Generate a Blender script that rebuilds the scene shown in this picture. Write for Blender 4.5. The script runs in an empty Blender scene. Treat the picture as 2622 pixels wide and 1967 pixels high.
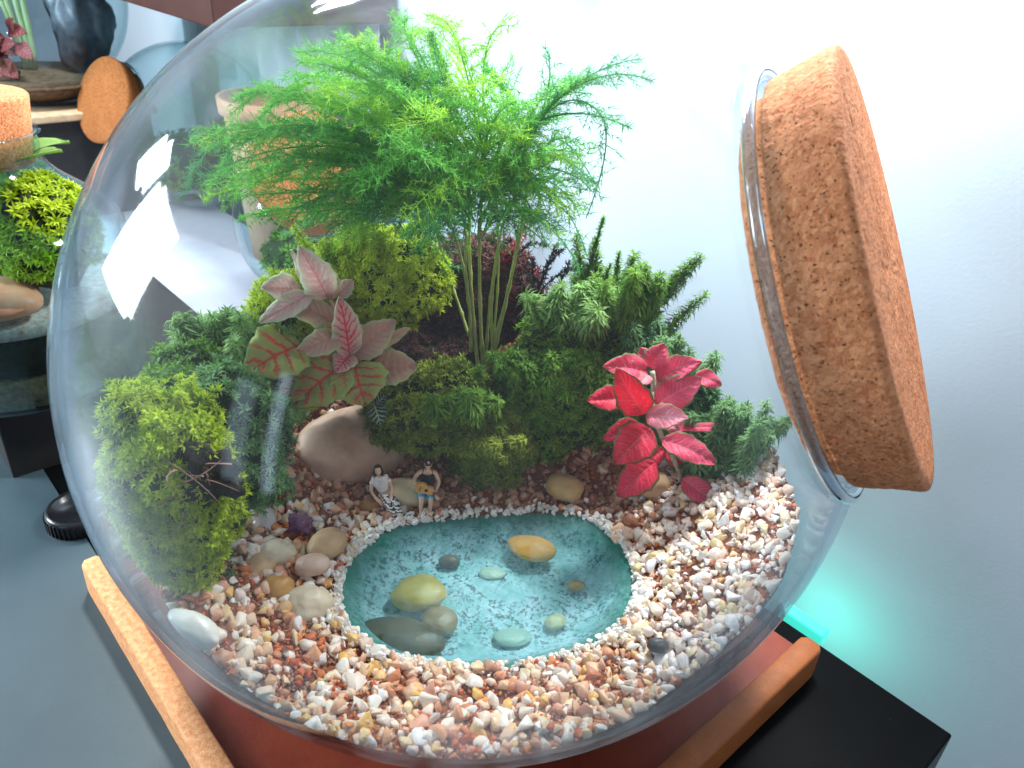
import bpy, bmesh, math, random
import numpy as np
from mathutils import Vector, Matrix, noise as mnoise
S = 0.01                                   # everything below is written in centimetres
rnd = random.Random(7); rs = np.random.RandomState(7)
scene = bpy.context.scene
COL = scene.collection
V = lambda *a: np.array(a, float)
nrm = lambda v: v / (np.linalg.norm(v) + 1e-12)

# ------------------------------------------------------------------ camera
F = 2058.0
_p, _ph = math.radians(30), math.radians(4)
FW = V(0, math.cos(_p), -math.sin(_p)); _u0 = V(0, math.sin(_p), math.cos(_p)); _r0 = V(1, 0, 0)
RT = math.cos(_ph) * _r0 + math.sin(_ph) * _u0
UP = math.cos(_ph) * _u0 - math.sin(_ph) * _r0
CJ = V(0, 0, 16.0); RJ = 15.0              # centre and radius of the glass ball
def ray(x, y): return nrm((x - 1311) * RT - (y - 983) * UP + F * FW)
PC = CJ - 2.1833 * RJ * ray(1210, 926)
def at_y(x, y, Y): d = ray(x, y); return PC + d * (Y - PC[1]) / d[1]
def at_z(x, y, Z): d = ray(x, y); return PC + d * (Z - PC[2]) / d[2]
def at_d(x, y, D): return PC + ray(x, y) * D
cam = bpy.data.cameras.new('camera'); cam.sensor_width = 36; cam.lens = 36 * F / 2622
cam.clip_start = 0.005; cam.clip_end = 60
cam.dof.use_dof = True; cam.dof.focus_distance = 0.335; cam.dof.aperture_fstop = 24
co = bpy.data.objects.new('camera', cam); COL.objects.link(co)
m = Matrix.Identity(4)
for i, ax in enumerate((RT, UP, -FW)):
    for k in range(3): m[k][i] = ax[k]
for k in range(3): m[k][3] = PC[k] * S
co.matrix_world = m; scene.camera = co

# ------------------------------------------------------------------ world, light, exposure
w = bpy.data.worlds.new('World'); scene.world = w; w.use_nodes = True
bg = w.node_tree.nodes['Background']; bg.inputs[0].default_value = (0.74, 0.86, 1.0, 1); bg.inputs[1].default_value = 0.36
def area(name, loc, target, sx, sy, power, color):
    l = bpy.data.lights.new(name, 'AREA'); l.shape = 'RECTANGLE'; l.size = sx * S; l.size_y = sy * S
    l.energy = power; l.color = color
    o = bpy.data.objects.new(name, l); COL.objects.link(o); o.location = [c * S for c in loc]
    o.rotation_euler = (Vector(target) - Vector(loc)).to_track_quat('-Z', 'Y').to_euler(); return o
area('added_top_light', (16, 17, 49), (3, 15, 14), 8, 8, 3.0, (1.0, 0.99, 0.95))  # added light that overexposes the upper wall, stands for no known lamp
area('added_wall_light', (-28, 44, 66), (-24, 52, 34), 10, 10, 4.5, (0.94, 1.0, 1.0))  # added light to brighten the wall behind the fern
area('window_daylight', (-96, 6, 41), (0, 0, 16), 26, 32, 8.5, (0.80, 0.93, 1.0))
area('window_daylight', (-86, 30, 51), (0, 0, 16), 12, 12, 1.6, (0.80, 0.93, 1.0))
area('added_streak_light', (-65, -77, 20), (0, 0, 16), 5, 54, .30, (0.62, 0.82, 1.0))  # added strip, mirrored as the bluish streak on the jar's left side
area('added_streak_light', (-76, -66, 16), (0, 0, 16), 9, 44, .22, (0.62, 0.82, 1.0))  # added fainter strip next to it, widens that streak softly
scene.view_settings.view_transform = 'Standard'; scene.view_settings.look = 'None'
scene.view_settings.exposure = 0.72; scene.view_settings.gamma = 1
cy = scene.cycles
cy.max_bounces = 10; cy.transparent_max_bounces = 40; cy.glossy_bounces = 4; cy.diffuse_bounces = 4
cy.transmission_bounces = 6; cy.sample_clamp_indirect = 6; cy.caustics_reflective = False; cy.caustics_refractive = False
try: cy.use_denoising = True; cy.denoiser = 'OPENIMAGEDENOISE'
except Exception: pass

# ------------------------------------------------------------------ materials
def nodes(name):
    mt = bpy.data.materials.new(name); mt.use_nodes = True
    nt = mt.node_tree; nt.nodes.clear()
    out = nt.nodes.new('ShaderNodeOutputMaterial')
    return mt, nt, out
def N(nt, t, **kw):
    n = nt.nodes.new('ShaderNode' + t)
    for k, v in kw.items():
        if k.startswith('i_'):
            n.inputs[int(k[2:]) if k[2:].isdigit() else k[2:].replace('_', ' ')].default_value = v
        else: setattr(n, k, v)
    return n
def ramp(nt, stops, interp='LINEAR'):
    r = nt.nodes.new('ShaderNodeValToRGB'); r.color_ramp.interpolation = interp
    e = r.color_ramp.elements
    while len(e) < len(stops): e.new(0.5)
    for i, (p, c) in enumerate(stops):
        e[i].position = p; e[i].color = (*c, 1) if len(c) == 3 else c
    return r
def coords(nt, scale=1.0, stretch=(1, 1, 1)):
    tc = N(nt, 'TexCoord'); mp = N(nt, 'Mapping')
    mp.inputs['Scale'].default_value = [100 * scale * s for s in stretch]
    nt.links.new(tc.outputs['Object'], mp.inputs[0]); return mp.outputs[0]
def noise_t(nt, vec, scale, detail=3, rough=0.6):
    n = N(nt, 'TexNoise'); n.inputs['Scale'].default_value = scale; n.inputs['Detail'].default_value = detail
    n.inputs['Roughness'].default_value = rough; nt.links.new(vec, n.inputs['Vector']); return n.outputs['Fac']
def mth(nt, op, a, b=None, clamp=False):
    n = N(nt, 'Math', operation=op); n.use_clamp = clamp
    for i, v in enumerate((a, b)):
        if v is None: continue
        if isinstance(v, (int, float)): n.inputs[i].default_value = v
        else: nt.links.new(v, n.inputs[i])
    return n.outputs[0]
def mixc(nt, f, a, b, blend='MIX'):
    n = N(nt, 'Mix', data_type='RGBA', blend_type=blend)
    for i, v in ((0, f), (6, a), (7, b)):
        if isinstance(v, (int, float)): n.inputs[i].default_value = v
        elif isinstance(v, tuple): n.inputs[i].default_value = (*v, 1)[:4]
        else: nt.links.new(v, n.inputs[i])
    return n.outputs[2]
def surf(name, cols, rough=0.6, nscale=1.5, island=0.0, bump=0.0, bscale=8, trans=0.0, spec=0.4, detail=4, subsurf=0.0, stretch=(1, 1, 1), coat=0.0, speck=None, metallic=0.0):
    """cols: colours of a ramp, driven by noise and, by the share `island`, by a random number per loose piece"""
    mt, nt, out = nodes(name); L = nt.links.new
    vec = coords(nt, 1.0, stretch)
    nf = noise_t(nt, vec, nscale, detail)
    nf = mth(nt, 'MULTIPLY_ADD', nf, 2.2); nf.node.inputs[2].default_value = -0.6
    if island > 0:
        g = N(nt, 'NewGeometry')
        nf = mth(nt, 'ADD', mth(nt, 'MULTIPLY', nf, 1 - island), mth(nt, 'MULTIPLY', g.outputs['Random Per Island'], island))
    if not isinstance(cols[0][1], tuple): cols = [(i / max(1, len(cols) - 1), c) for i, c in enumerate(cols)]
    r = ramp(nt, cols); L(nf, r.inputs[0]); colr = r.outputs[0]
    if speck:                                 # (colour, scale, threshold)
        vf = noise_t(nt, vec, speck[1], 2, 0.5)
        k = mth(nt, 'MULTIPLY', mth(nt, 'SUBTRACT', vf, speck[2]), 14, True)
        colr = mixc(nt, k, colr, speck[0])
    b = N(nt, 'BsdfPrincipled'); L(colr, b.inputs['Base Color'])
    b.inputs['Roughness'].default_value = rough; b.inputs['Specular IOR Level'].default_value = spec
    b.inputs['Coat Weight'].default_value = coat; b.inputs['Metallic'].default_value = metallic
    if subsurf > 0:
        b.inputs['Subsurface Weight'].default_value = subsurf; b.inputs['Subsurface Radius'].default_value = (0.003, 0.002, 0.0015)
        b.inputs['Subsurface Scale'].default_value = 1.0
    if bump > 0:
        bn = N(nt, 'Bump'); bn.inputs['Strength'].default_value = 0.9; bn.inputs['Distance'].default_value = bump * S
        L(noise_t(nt, vec, bscale, 4), bn.inputs['Height']); L(bn.outputs[0], b.inputs['Normal'])
    sh = b.outputs[0]
    if trans > 0:
        t = N(nt, 'BsdfTranslucent'); L(colr, t.inputs[0]); mx = N(nt, 'MixShader'); mx.inputs[0].default_value = trans
        L(sh, mx.inputs[1]); L(t.outputs[0], mx.inputs[2]); sh = mx.outputs[0]
    L(sh, out.inputs[0]); return mt

def glass_mat(name, tint=(0.975, 0.985, 0.99), edge=(0.38, 0.52, 0.62), fog=0.05, refl=1.0):
    """thin clear glass: a clear sheet that darkens towards grazing, a sharp reflection on top, a haze of condensation and painted milky window reflection"""
    mt, nt, out = nodes(name); L = nt.links.new
    vec = coords(nt, 1.0)
    lw = N(nt, 'LayerWeight'); lw.inputs['Blend'].default_value = 0.5
    f = lw.outputs['Facing']
    fr = mth(nt, 'ADD', mth(nt, 'MULTIPLY', mth(nt, 'POWER', f, 4.5), 0.75 * refl), 0.018 * refl)
    tr = N(nt, 'BsdfTransparent'); L(mixc(nt, mth(nt, 'POWER', f, 5.0), tint, edge), tr.inputs[0])
    gl = N(nt, 'BsdfGlossy'); gl.inputs['Roughness'].default_value = 0.05; gl.inputs[0].default_value = (0.95, 0.98, 1, 1)
    bn = N(nt, 'Bump'); bn.inputs['Strength'].default_value = 0.4; bn.inputs['Distance'].default_value = 0.014 * S
    L(noise_t(nt, coords(nt, 1.0, (1, 1, 0.3)), 0.7, 0), bn.inputs['Height']); L(bn.outputs[0], gl.inputs['Normal'])
    mx = N(nt, 'MixShader'); L(fr, mx.inputs[0]); L(tr.outputs[0], mx.inputs[1]); L(gl.outputs[0], mx.inputs[2])
    sh = mx.outputs[0]
    if fog > 0:  # diffuse haze: condensation, and the milky window reflection painted in
        cl = noise_t(nt, coords(nt, 1.0, (1.6, 1.2, .55)), 0.14, 4, 0.6)
        k = mth(nt, 'MULTIPLY', mth(nt, 'SUBTRACT', cl, 0.42), 4.0, True)
        k = mth(nt, 'MULTIPLY', k, fog)
        k = mth(nt, 'MULTIPLY', k, mth(nt, 'ADD', mth(nt, 'MULTIPLY', mth(nt, 'POWER', f, 2.5), 3.0), 0.05), True)
        df = N(nt, 'BsdfDiffuse'); df.inputs[0].default_value = (0.86, 0.94, 1.0, 1)
        tl = N(nt, 'BsdfTranslucent'); tl.inputs[0].default_value = (0.86, 0.94, 1.0, 1)
        ad = N(nt, 'MixShader'); ad.inputs[0].default_value = 0.5; L(df.outputs[0], ad.inputs[1]); L(tl.outputs[0], ad.inputs[2])
        m2 = N(nt, 'MixShader'); L(k, m2.inputs[0]); L(sh, m2.inputs[1]); L(ad.outputs[0], m2.inputs[2]); sh = m2.outputs[0]
    L(sh, out.inputs[0]); return mt

def cork_mat(name, base=(0.52, 0.155, 0.055), light=(0.80, 0.33, 0.15), dark=(0.10, 0.028, 0.012)):
    mt, nt, out = nodes(name); L = nt.links.new
    vec = coords(nt, 1.0)
    vo = N(nt, 'TexVoronoi'); vo.inputs['Scale'].default_value = 7.5; L(vec, vo.inputs['Vector'])
    vf = N(nt, 'TexVoronoi', feature='DISTANCE_TO_EDGE'); vf.inputs['Scale'].default_value = 7.5; L(vec, vf.inputs['Vector'])
    sep = N(nt, 'SeparateColor'); L(vo.outputs['Color'], sep.inputs[0])
    big = noise_t(nt, vec, 0.5, 4)
    f = mth(nt, 'ADD', mth(nt, 'MULTIPLY', sep.outputs[0], 0.45), mth(nt, 'MULTIPLY', big, 0.6))
    r = ramp(nt, [(0.2, base), (0.75, light)]); L(f, r.inputs[0])
    pits = noise_t(nt, coords(nt, 1.0, (1, 1, 1.3)), 9.0, 3, 0.6)
    pk = mth(nt, 'MULTIPLY', mth(nt, 'SUBTRACT', pits, 0.615), 12, True)
    gr = mth(nt, 'MULTIPLY', mth(nt, 'SUBTRACT', 0.05, vf.outputs[0]), 9, True)
    c = mixc(nt, mth(nt, 'MULTIPLY', gr, 0.35), r.outputs[0], dark)
    c = mixc(nt, pk, c, dark)
    b = N(nt, 'BsdfPrincipled'); L(c, b.inputs['Base Color']); b.inputs['Roughness'].default_value = 0.8
    b.inputs['Specular IOR Level'].default_value = 0.25
    hgt = mth(nt, 'SUBTRACT', mth(nt, 'ADD', mth(nt, 'MULTIPLY', noise_t(nt, vec, 7, 4), 0.8), mth(nt, 'MULTIPLY', sep.outputs[1], 0.25)), pk)
    bn = N(nt, 'Bump'); bn.inputs['Strength'].default_value = 1.0; bn.inputs['Distance'].default_value = 0.09 * S
    L(hgt, bn.inputs['Height']); L(bn.outputs[0], b.inputs['Normal'])
    L(b.outputs[0], out.inputs[0]); return mt

def leaf_mat(name, base, rim, vein, vein2=None, vw=0.10, n=7, trans=0.5, mid=None, rough=0.42, mr=None):
    """veined leaf from its own length/width map: midrib, slanting side veins, a rim of another colour"""
    mt, nt, out = nodes(name); L = nt.links.new
    uv = N(nt, 'UVMap'); sp = N(nt, 'SeparateXYZ'); L(uv.outputs[0], sp.inputs[0])
    vec = coords(nt, 1.0)
    u = sp.outputs[0]; v = mth(nt, 'ABSOLUTE', mth(nt, 'SUBTRACT', mth(nt, 'MULTIPLY', sp.outputs[1], 2.0), 1.0))
    wob = mth(nt, 'MULTIPLY', mth(nt, 'SUBTRACT', noise_t(nt, vec, 4, 2), 0.5), 0.14)
    q = mth(nt, 'ADD', mth(nt, 'SUBTRACT', u, mth(nt, 'MULTIPLY', mth(nt, 'POWER', v, 0.8), 0.24)), wob)
    fr = mth(nt, 'FRACT', mth(nt, 'MULTIPLY', q, float(n)))
    d = mth(nt, 'ABSOLUTE', mth(nt, 'SUBTRACT', fr, 0.5))
    side = mth(nt, 'MULTIPLY', mth(nt, 'SUBTRACT', vw * 1.6, d), 9.0, True)
    side = mth(nt, 'MULTIPLY', side, mth(nt, 'SUBTRACT', 1.0, mth(nt, 'POWER', v, 3.0)))
    midr = mth(nt, 'MULTIPLY', mth(nt, 'SUBTRACT', vw * 0.8, v), 14.0, True)
    vm = mth(nt, 'MAXIMUM', side, midr)
    fine = mth(nt, 'MULTIPLY', mth(nt, 'SUBTRACT', noise_t(nt, vec, 14, 2), 0.5), 1.2)
    cb = mixc(nt, mth(nt, 'ADD', mth(nt, 'MULTIPLY', mth(nt, 'POWER', v, 2.2), 0.9), fine, True), base if mid is None else mid, base)
    c = mixc(nt, mth(nt, 'MULTIPLY', mth(nt, 'SUBTRACT', v, 0.80), 6, True), cb, rim)
    c = mixc(nt, side, c, vein); c = mixc(nt, midr, c, mr or vein)
    b = N(nt, 'BsdfPrincipled'); L(c, b.inputs['Base Color']); b.inputs['Roughness'].default_value = rough
    b.inputs['Specular IOR Level'].default_value = 0.35
    bn = N(nt, 'Bump'); bn.inputs['Strength'].default_value = 0.7; bn.inputs['Distance'].default_value = 0.05 * S
    L(mth(nt, 'SUBTRACT', mth(nt, 'MULTIPLY', noise_t(nt, vec, 9, 3), 0.5), vm), bn.inputs['Height']); L(bn.outputs[0], b.inputs['Normal'])
    t = N(nt, 'BsdfTranslucent'); L(c, t.inputs[0]); mx = N(nt, 'MixShader'); mx.inputs[0].default_value = trans
    L(b.outputs[0], mx.inputs[1]); L(t.outputs[0], mx.inputs[2]); L(mx.outputs[0], out.inputs[0]); return mt
def glow(name, color, strength):
    mt, nt, out = nodes(name); e = N(nt, 'Emission'); e.inputs[0].default_value = (*color, 1); e.inputs[1].default_value = strength
    nt.links.new(e.outputs[0], out.inputs[0]); return mt

MAT = {}
MAT['glass'] = glass_mat('jar_glass', fog=0.07)
MAT['glass_bg'] = glass_mat('bottle_glass', fog=0.03, tint=(0.82, 0.93, 0.95), edge=(0.22, 0.38, 0.42))
MAT['cork'] = cork_mat('cork')
MAT['cork_dark'] = cork_mat('brown_cork', (0.26, 0.08, 0.02), (0.38, 0.14, 0.04))
MAT['wall'] = surf('white_plaster', [(0.58, 0.66, 0.75), (0.64, 0.71, 0.79)], 0.85, 0.08, bump=0.008, bscale=5)
MAT['table'] = surf('black_gloss_laminate', [(0.002, 0.0022, 0.0025), (0.004, 0.0045, 0.005)], 0.35, 0.25, bump=0.004, bscale=6, spec=0.06, speck=((0.25, 0.28, 0.3), 2.2, 0.80))
MAT['tray'] = surf('red_stained_wood', [(0.20, 0.030, 0.016), (0.27, 0.05, 0.024)], 0.42, 0.5, bump=0.01, bscale=7, stretch=(1, 1, 1), spec=0.35)
MAT['trayrim'] = surf('orange_raw_wood_edge', [(0.66, 0.20, 0.06), (0.92, 0.50, 0.24)], 0.75, 4.0, bump=0.035, bscale=14)
MAT['shelf'] = surf('dark_brown_wood', [(0.045, 0.010, 0.006), (0.07, 0.017, 0.010)], 0.5, 0.4, bump=0.01)
MAT['soil'] = surf('red_sand', [(0.08, 0.022, 0.010), (0.24, 0.07, 0.025), (0.36, 0.15, 0.07)], 0.9, 2.4, bump=0.12, bscale=7)
MAT['dark_soil'] = surf('dark_peat', [(0.010, 0.008, 0.004), (0.035, 0.028, 0.012)], 0.95, 2.5, bump=0.15, bscale=5)
MAT['moss_core'] = surf('moss_depth', [(0.012, 0.022, 0.006), (0.03, 0.055, 0.010)], 0.95, 2.5, bump=0.15, bscale=5)
stone_cols = [(0.0, (0.50, 0.13, 0.05)), (0.12, (0.70, 0.34, 0.18)), (0.25, (0.84, 0.58, 0.36)), (0.36, (0.66, 0.30, 0.20)), (0.48, (0.88, 0.74, 0.52)), (0.56, (0.80, 0.45, 0.09)),
              (0.64, (0.84, 0.62, 0.48)), (0.76, (0.90, 0.80, 0.68)), (0.88, (0.94, 0.90, 0.84)), (0.96, (0.62, 0.56, 0.50)), (1.0, (0.16, 0.17, 0.20))]
MAT['gravel'] = surf('mixed_quartz_gravel', stone_cols, 0.42, 1.2, island=0.93, bump=0.03, bscale=14, spec=0.5, coat=0.15)
MAT['white_gravel'] = surf('white_quartz_chips', [(0.0, (0.66, 0.60, 0.50)), (0.3, (0.84, 0.81, 0.76)), (0.6, (0.90, 0.90, 0.88)), (0.8, (0.80, 0.76, 0.70)), (1.0, (0.93, 0.94, 0.95))], 0.35, 1.2, island=0.9, bump=0.03, bscale=14, coat=0.2)
MAT['pale_gravel'] = surf('cream_quartz_gravel', [(0.0, (0.66, 0.40, 0.30)), (0.2, (0.80, 0.66, 0.54)), (0.45, (0.84, 0.77, 0.70)), (0.6, (0.78, 0.58, 0.28)), (0.7, (0.86, 0.82, 0.80)), (0.9, (0.90, 0.89, 0.90)), (1.0, (0.74, 0.56, 0.46))], 0.38, 1.2, island=0.93, bump=0.03, bscale=14, coat=0.2)
MAT['red_gravel'] = surf('terracotta_grit', [(0.0, (0.46, 0.07, 0.02)), (0.4, (0.66, 0.15, 0.04)), (0.7, (0.76, 0.28, 0.07)), (1.0, (0.56, 0.13, 0.07))], 0.6, 1.2, island=0.9, bump=0.03, bscale=14)

def pebble_mat(name, cols, rough=0.45, **k): return surf(name, cols, rough, k.pop('nscale', 0.9), bump=0.02, bscale=6, spec=0.45, **k)

# ------------------------------------------------------------------ mesh building
class MB:
    def __init__(s): s.v = []; s.f = []; s.n = 0; s.uv = []; s.mi = []
    def add(s, v, f, uv=None, mi=0):
        v = np.asarray(v, float).reshape(-1, 3); s.v.append(v)
        for q in (f.tolist() if isinstance(f, np.ndarray) else f): s.f.append([i + s.n for i in q])
        s.mi.extend([mi] * len(f))
        s.uv.append(np.zeros((len(v), 2)) if uv is None else np.asarray(uv, float)); s.n += len(v); return s
    def build(s, name, mats, parent=None, smooth=True, origin=None, uv=False):
        V_ = np.concatenate(s.v) if s.v else np.zeros((0, 3))
        if parent is not None: o0 = parent_loc[parent.name]
        elif origin is not None: o0 = np.asarray(origin, float)
        else:
            lo, hi = V_.min(0), V_.max(0); o0 = V((lo[0] + hi[0]) / 2, (lo[1] + hi[1]) / 2, lo[2])
        me = bpy.data.meshes.new(name); me.from_pydata(((V_ - o0) * S).tolist(), [], s.f)
        if uv:
            U = np.concatenate(s.uv); l = me.uv_layers.new(name='leafmap')
            idx = np.zeros(len(me.loops), np.int32); me.loops.foreach_get('vertex_index', idx)
            l.data.foreach_set('uv', U[idx].ravel())
        if not isinstance(mats, (list, tuple)): mats = [mats]
        for q in mats: me.materials.append(q)
        if len(mats) > 1: me.polygons.foreach_set('material_index', s.mi)
        if smooth: me.polygons.foreach_set('use_smooth', [True] * len(me.polygons))
        me.update()
        o = bpy.data.objects.new(name, me); COL.objects.link(o)
        if parent is not None: o.parent = parent; parent_loc[o.name] = o0
        else: o.location = o0 * S; parent_loc[o.name] = o0
        return o
parent_loc = {}
def sub_of(o, root):            # a child built as part of a part: same origin as its parent
    parent_loc[o.name] = parent_loc[root.name]; return o
def tag(o, label=None, cat=None, group=None, kind=None):
    if label: o['label'] = label
    if cat: o['category'] = cat
    if group: o['group'] = group
    if kind: o['kind'] = kind
    return o
def thing(name, loc, label, cat, group=None):
    o = bpy.data.objects.new(name, None); COL.objects.link(o); o.location = [c * S for c in loc]
    o.empty_display_size = 0.01; parent_loc[o.name] = np.asarray(loc, float); return tag(o, label, cat, group)
def bx(mb, c, sz, e1=V(1, 0, 0), e2=V(0, 1, 0), e3=V(0, 0, 1), bev=0.0, mi=0):
    bm = bmesh.new(); bmesh.ops.create_cube(bm, size=1.0)
    for v in bm.verts: v.co = Vector((v.co.x * sz[0], v.co.y * sz[1], v.co.z * sz[2]))
    if bev > 0: bmesh.ops.bevel(bm, geom=list(bm.edges), offset=bev, segments=4, affect='EDGES', profile=0.5)
    bm.verts.ensure_lookup_table()
    P = np.array([v.co[:] for v in bm.verts]); Fc = [[v.index for v in f.verts] for f in bm.faces]; bm.free()
    mb.add(np.asarray(c, float) + P[:, :1] * e1 + P[:, 1:2] * e2 + P[:, 2:] * e3, Fc, mi=mi); return mb
def lathe(mb, prof, c, ax=V(0, 0, 1), seg=96, cap0=True, cap1=True, fn=None, mi=0):
    ax = nrm(ax); h = V(0, 0, 1) if abs(ax[2]) < 0.9 else V(1, 0, 0)
    e1 = nrm(np.cross(ax, h)); e2 = np.cross(ax, e1); c = np.asarray(c, float)
    t = np.linspace(0, 2 * np.pi, seg, endpoint=False); ring = np.cos(t)[:, None] * e1 + np.sin(t)[:, None] * e2
    P = np.concatenate([c + ax * s_ + ring * r_ for s_, r_ in prof])
    f = []
    for i in range(len(prof) - 1):
        for k in range(seg):
            k2 = (k + 1) % seg; f.append([i * seg + k, i * seg + k2, (i + 1) * seg + k2, (i + 1) * seg + k])
    if cap0: f.append(list(range(seg))[::-1])
    if cap1: f.append([(len(prof) - 1) * seg + k for k in range(seg)])
    if fn is not None: P = fn(P)
    mb.add(P, f, mi=mi); return mb
def tube(mb, pts, rad, seg=6, mi=0, cap=True):
    pts = np.asarray(pts, float); n = len(pts); rad = np.broadcast_to(rad, (n,))
    T = np.gradient(pts, axis=0); T /= np.linalg.norm(T, axis=1)[:, None] + 1e-9
    h = V(0.3, 0.5, 0.8); A = np.cross(T, h); A /= np.linalg.norm(A, axis=1)[:, None] + 1e-9; B = np.cross(T, A)
    t = np.linspace(0, 2 * np.pi, seg, endpoint=False)
    P = (pts[:, None] + rad[:, None, None] * (np.cos(t)[None, :, None] * A[:, None] + np.sin(t)[None, :, None] * B[:, None])).reshape(-1, 3)
    f = [[i * seg + k, i * seg + (k + 1) % seg, (i + 1) * seg + (k + 1) % seg, (i + 1) * seg + k] for i in range(n - 1) for k in range(seg)]
    if cap: f += [list(range(seg))[::-1], [(n - 1) * seg + k for k in range(seg)]]
    mb.add(P, f, mi=mi); return mb
def bez(a, b, c, n=10, d=None):
    t = np.linspace(0, 1, n)[:, None]; a, b, c = map(lambda q: np.asarray(q, float), (a, b, c))
    if d is None: return (1 - t) ** 2 * a + 2 * t * (1 - t) * b + t * t * c
    d = np.asarray(d, float); return (1 - t) ** 3 * a + 3 * t * (1 - t) ** 2 * b + 3 * t * t * (1 - t) * c + t ** 3 * d
def ico(sub=3):
    bm = bmesh.new(); bmesh.ops.create_icosphere(bm, subdivisions=sub, radius=1.0); bm.verts.ensure_lookup_table()
    P = np.array([v.co[:] for v in bm.verts]); f = np.array([[v.index for v in q.verts] for q in bm.faces]); bm.free(); return P, f
ICO = {k: ico(k) for k in (1, 2, 3, 4)}
def rotm(ax, an): return np.array(Matrix.Rotation(an, 3, Vector(ax)))
def rock(c, rad, seed=0, amp=0.16, sub=4, rot=0.0, tilt=0.0, sq=1.0, freq=1.1):
    P, f = ICO[sub]; P = P.copy()
    if sq != 1.0: P = np.sign(P) * np.abs(P) ** sq; P /= np.linalg.norm(P, axis=1)[:, None] ** 0.6
    d = np.array([mnoise.fractal(Vector(p * freq + seed * 7.3), 1.0, 2.0, 3) for p in P]); P = P * (1 + amp * d)[:, None]
    P = P * np.asarray(rad, float); R = rotm((0, 0, 1), rot) @ rotm((0, 1, 0), tilt); return (P @ R.T) + np.asarray(c, float), f
def inside(P, R=14.3):       # keep points of a mesh within the inside of the ball
    d = P - CJ; l = np.linalg.norm(d, axis=1); k = np.where(l > R, R / l, 1.0); return CJ + d * k[:, None]

# ------------------------------------------------------------------ the setting: wall, table, tray
e1 = nrm(V(0.69, -0.724, 0)); e2 = V(-e1[1], e1[0], 0); ez = V(0, 0, 1)      # e1 runs along the table's back edge, e2 towards the wall
def E(a, b, z=0): return e1 * a + e2 * b + ez * z
mb = MB()                    # wall behind, meeting the corner far to the left
g = np.linspace(-260, 190, 60); hz = np.linspace(-70, 170, 30)
P = np.array([E(a, 26.0, z) for z in hz for a in g]); nf = len(g)
f = [[j * nf + i, j * nf + i + 1, (j + 1) * nf + i + 1, (j + 1) * nf + i] for j in range(len(hz) - 1) for i in range(nf - 1)]
mb.add(P, f); q = len(P)
P2 = P + e2 * 8; mb.add(P2, f)
wall = mb.build('wall', MAT['wall'], origin=E(0, 26, -70)); tag(wall, 'white wall behind the glass jars', kind='structure')
mb = MB(); bx(mb, E(14, 40, -71), (700, 700, 2), e1, e2); fl = mb.build('floor', surf('grey_floor', [(0.2, 0.2, 0.2), (0.3, 0.3, 0.3)]), origin=E(0, 0, -70)); tag(fl, 'grey floor under the table', kind='structure')
# black table: corner where both edges meet
TC = at_z(2440, 1880, 0); ta, tb = float(TC @ e1), float(TC @ e2)
mb = MB(); bx(mb, E(ta - 110, tb - 60, -1.5), (220, 120, 3), e1, e2, bev=0.12)
tab = mb.build('table', MAT['table'], smooth=False); tag(tab, 'glossy black tabletop under the jars and the tray', 'table')

psheen_ = at_z(60, 1122, 0); m0, m1_ = -150.0, 8.0  # added sheet: the window's reflection on the black tabletop put into its colour
mb = MB(); bx(mb, E((m0 + m1_) / 2, float(psheen_ @ e2) - 40, .08), (m1_ - m0, 80, .15), e1, e2, bev=.05)
tag(mb.build('table_sheen_sheet', surf('slate_blue_sheen', [(0.030, 0.055, 0.070), (0.045, 0.075, 0.090)], 0.45, 0.15, bump=0.004, bscale=9, spec=0.5, speck=((0.4, 0.45, 0.48), 1.7, 0.80)), smooth=False), 'slate blue sheet added as the window reflection on the tabletop at the lower left', 'mat')

# ------------------------------------------------------------------ wooden tray
LA = at_z(215, 1432, 2.0); LB = at_z(560, 1967, 2.0)
b_left = float((LA @ e2 + LB @ e2) / 2); a_left = float(LA @ e1)
RA = at_z(2108, 1655, 1.9); a_front = float(RA @ e1); b_right = float(RA @ e2)
tray = thing('wooden_tray', E((a_left + a_front) / 2, (b_left + b_right) / 2, 0), 'red-brown wooden tray with raised orange edges under the big glass jar', 'tray')
mb = MB(); bx(mb, E((a_left + a_front) / 2, (b_left + b_right) / 2, 0.62), (a_front - a_left - 0.4, b_right - b_left - 0.4, 0.96), e1, e2, bev=0.1)
mb.build('base', MAT['tray'], tray, smooth=False)
def rim_(mb, A, B, wd, h0, h1, nn=90, seed=0):    # a rounded rail with a softly uneven surface
    dr = nrm(B - A); sd = np.cross(dr, ez); L_ = np.linalg.norm(B - A)
    cs = [(-.5, 0), (-.5, .88), (-.47, .97), (-.40, 1), (0, 1.0), (.40, 1), (.47, .97), (.5, .88), (.5, 0)]
    P = []; f = []; k = len(cs)
    for i in range(nn + 1):
        t = i / nn; e = min(t, 1 - t) * L_; sh = min(1.0, math.sqrt(max(0.0, 1 - (1 - min(1, e / 0.45)) ** 2)) * 0.35 + 0.65)
        for x, y in cs: P.append(A + dr * L_ * t + sd * x * wd * sh + ez * (h0 + (h1 - h0) * y * (0.9 + 0.1 * sh)))
    for i in range(nn):
        for j in range(k - 1): f.append([i * k + j, i * k + j + 1, (i + 1) * k + j + 1, (i + 1) * k + j])
    f.append(list(range(k))[::-1]); f.append([nn * k + j for j in range(k)])
    P = np.array(P)
    for i, p in enumerate(P): P[i] = p + 0.02 * np.array(mnoise.noise_vector(Vector(p * 0.7 + seed)))
    mb.add(P, f)
mb = MB(); rim_(mb, E(a_left, b_left + 0.15), E(a_front - 1.05, b_left + 0.15), 1.05, 0.05, 2.0, seed=1)
tag(mb.build('rim', MAT['trayrim'], tray), 'bright orange left raised edge with rough grain')
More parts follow.
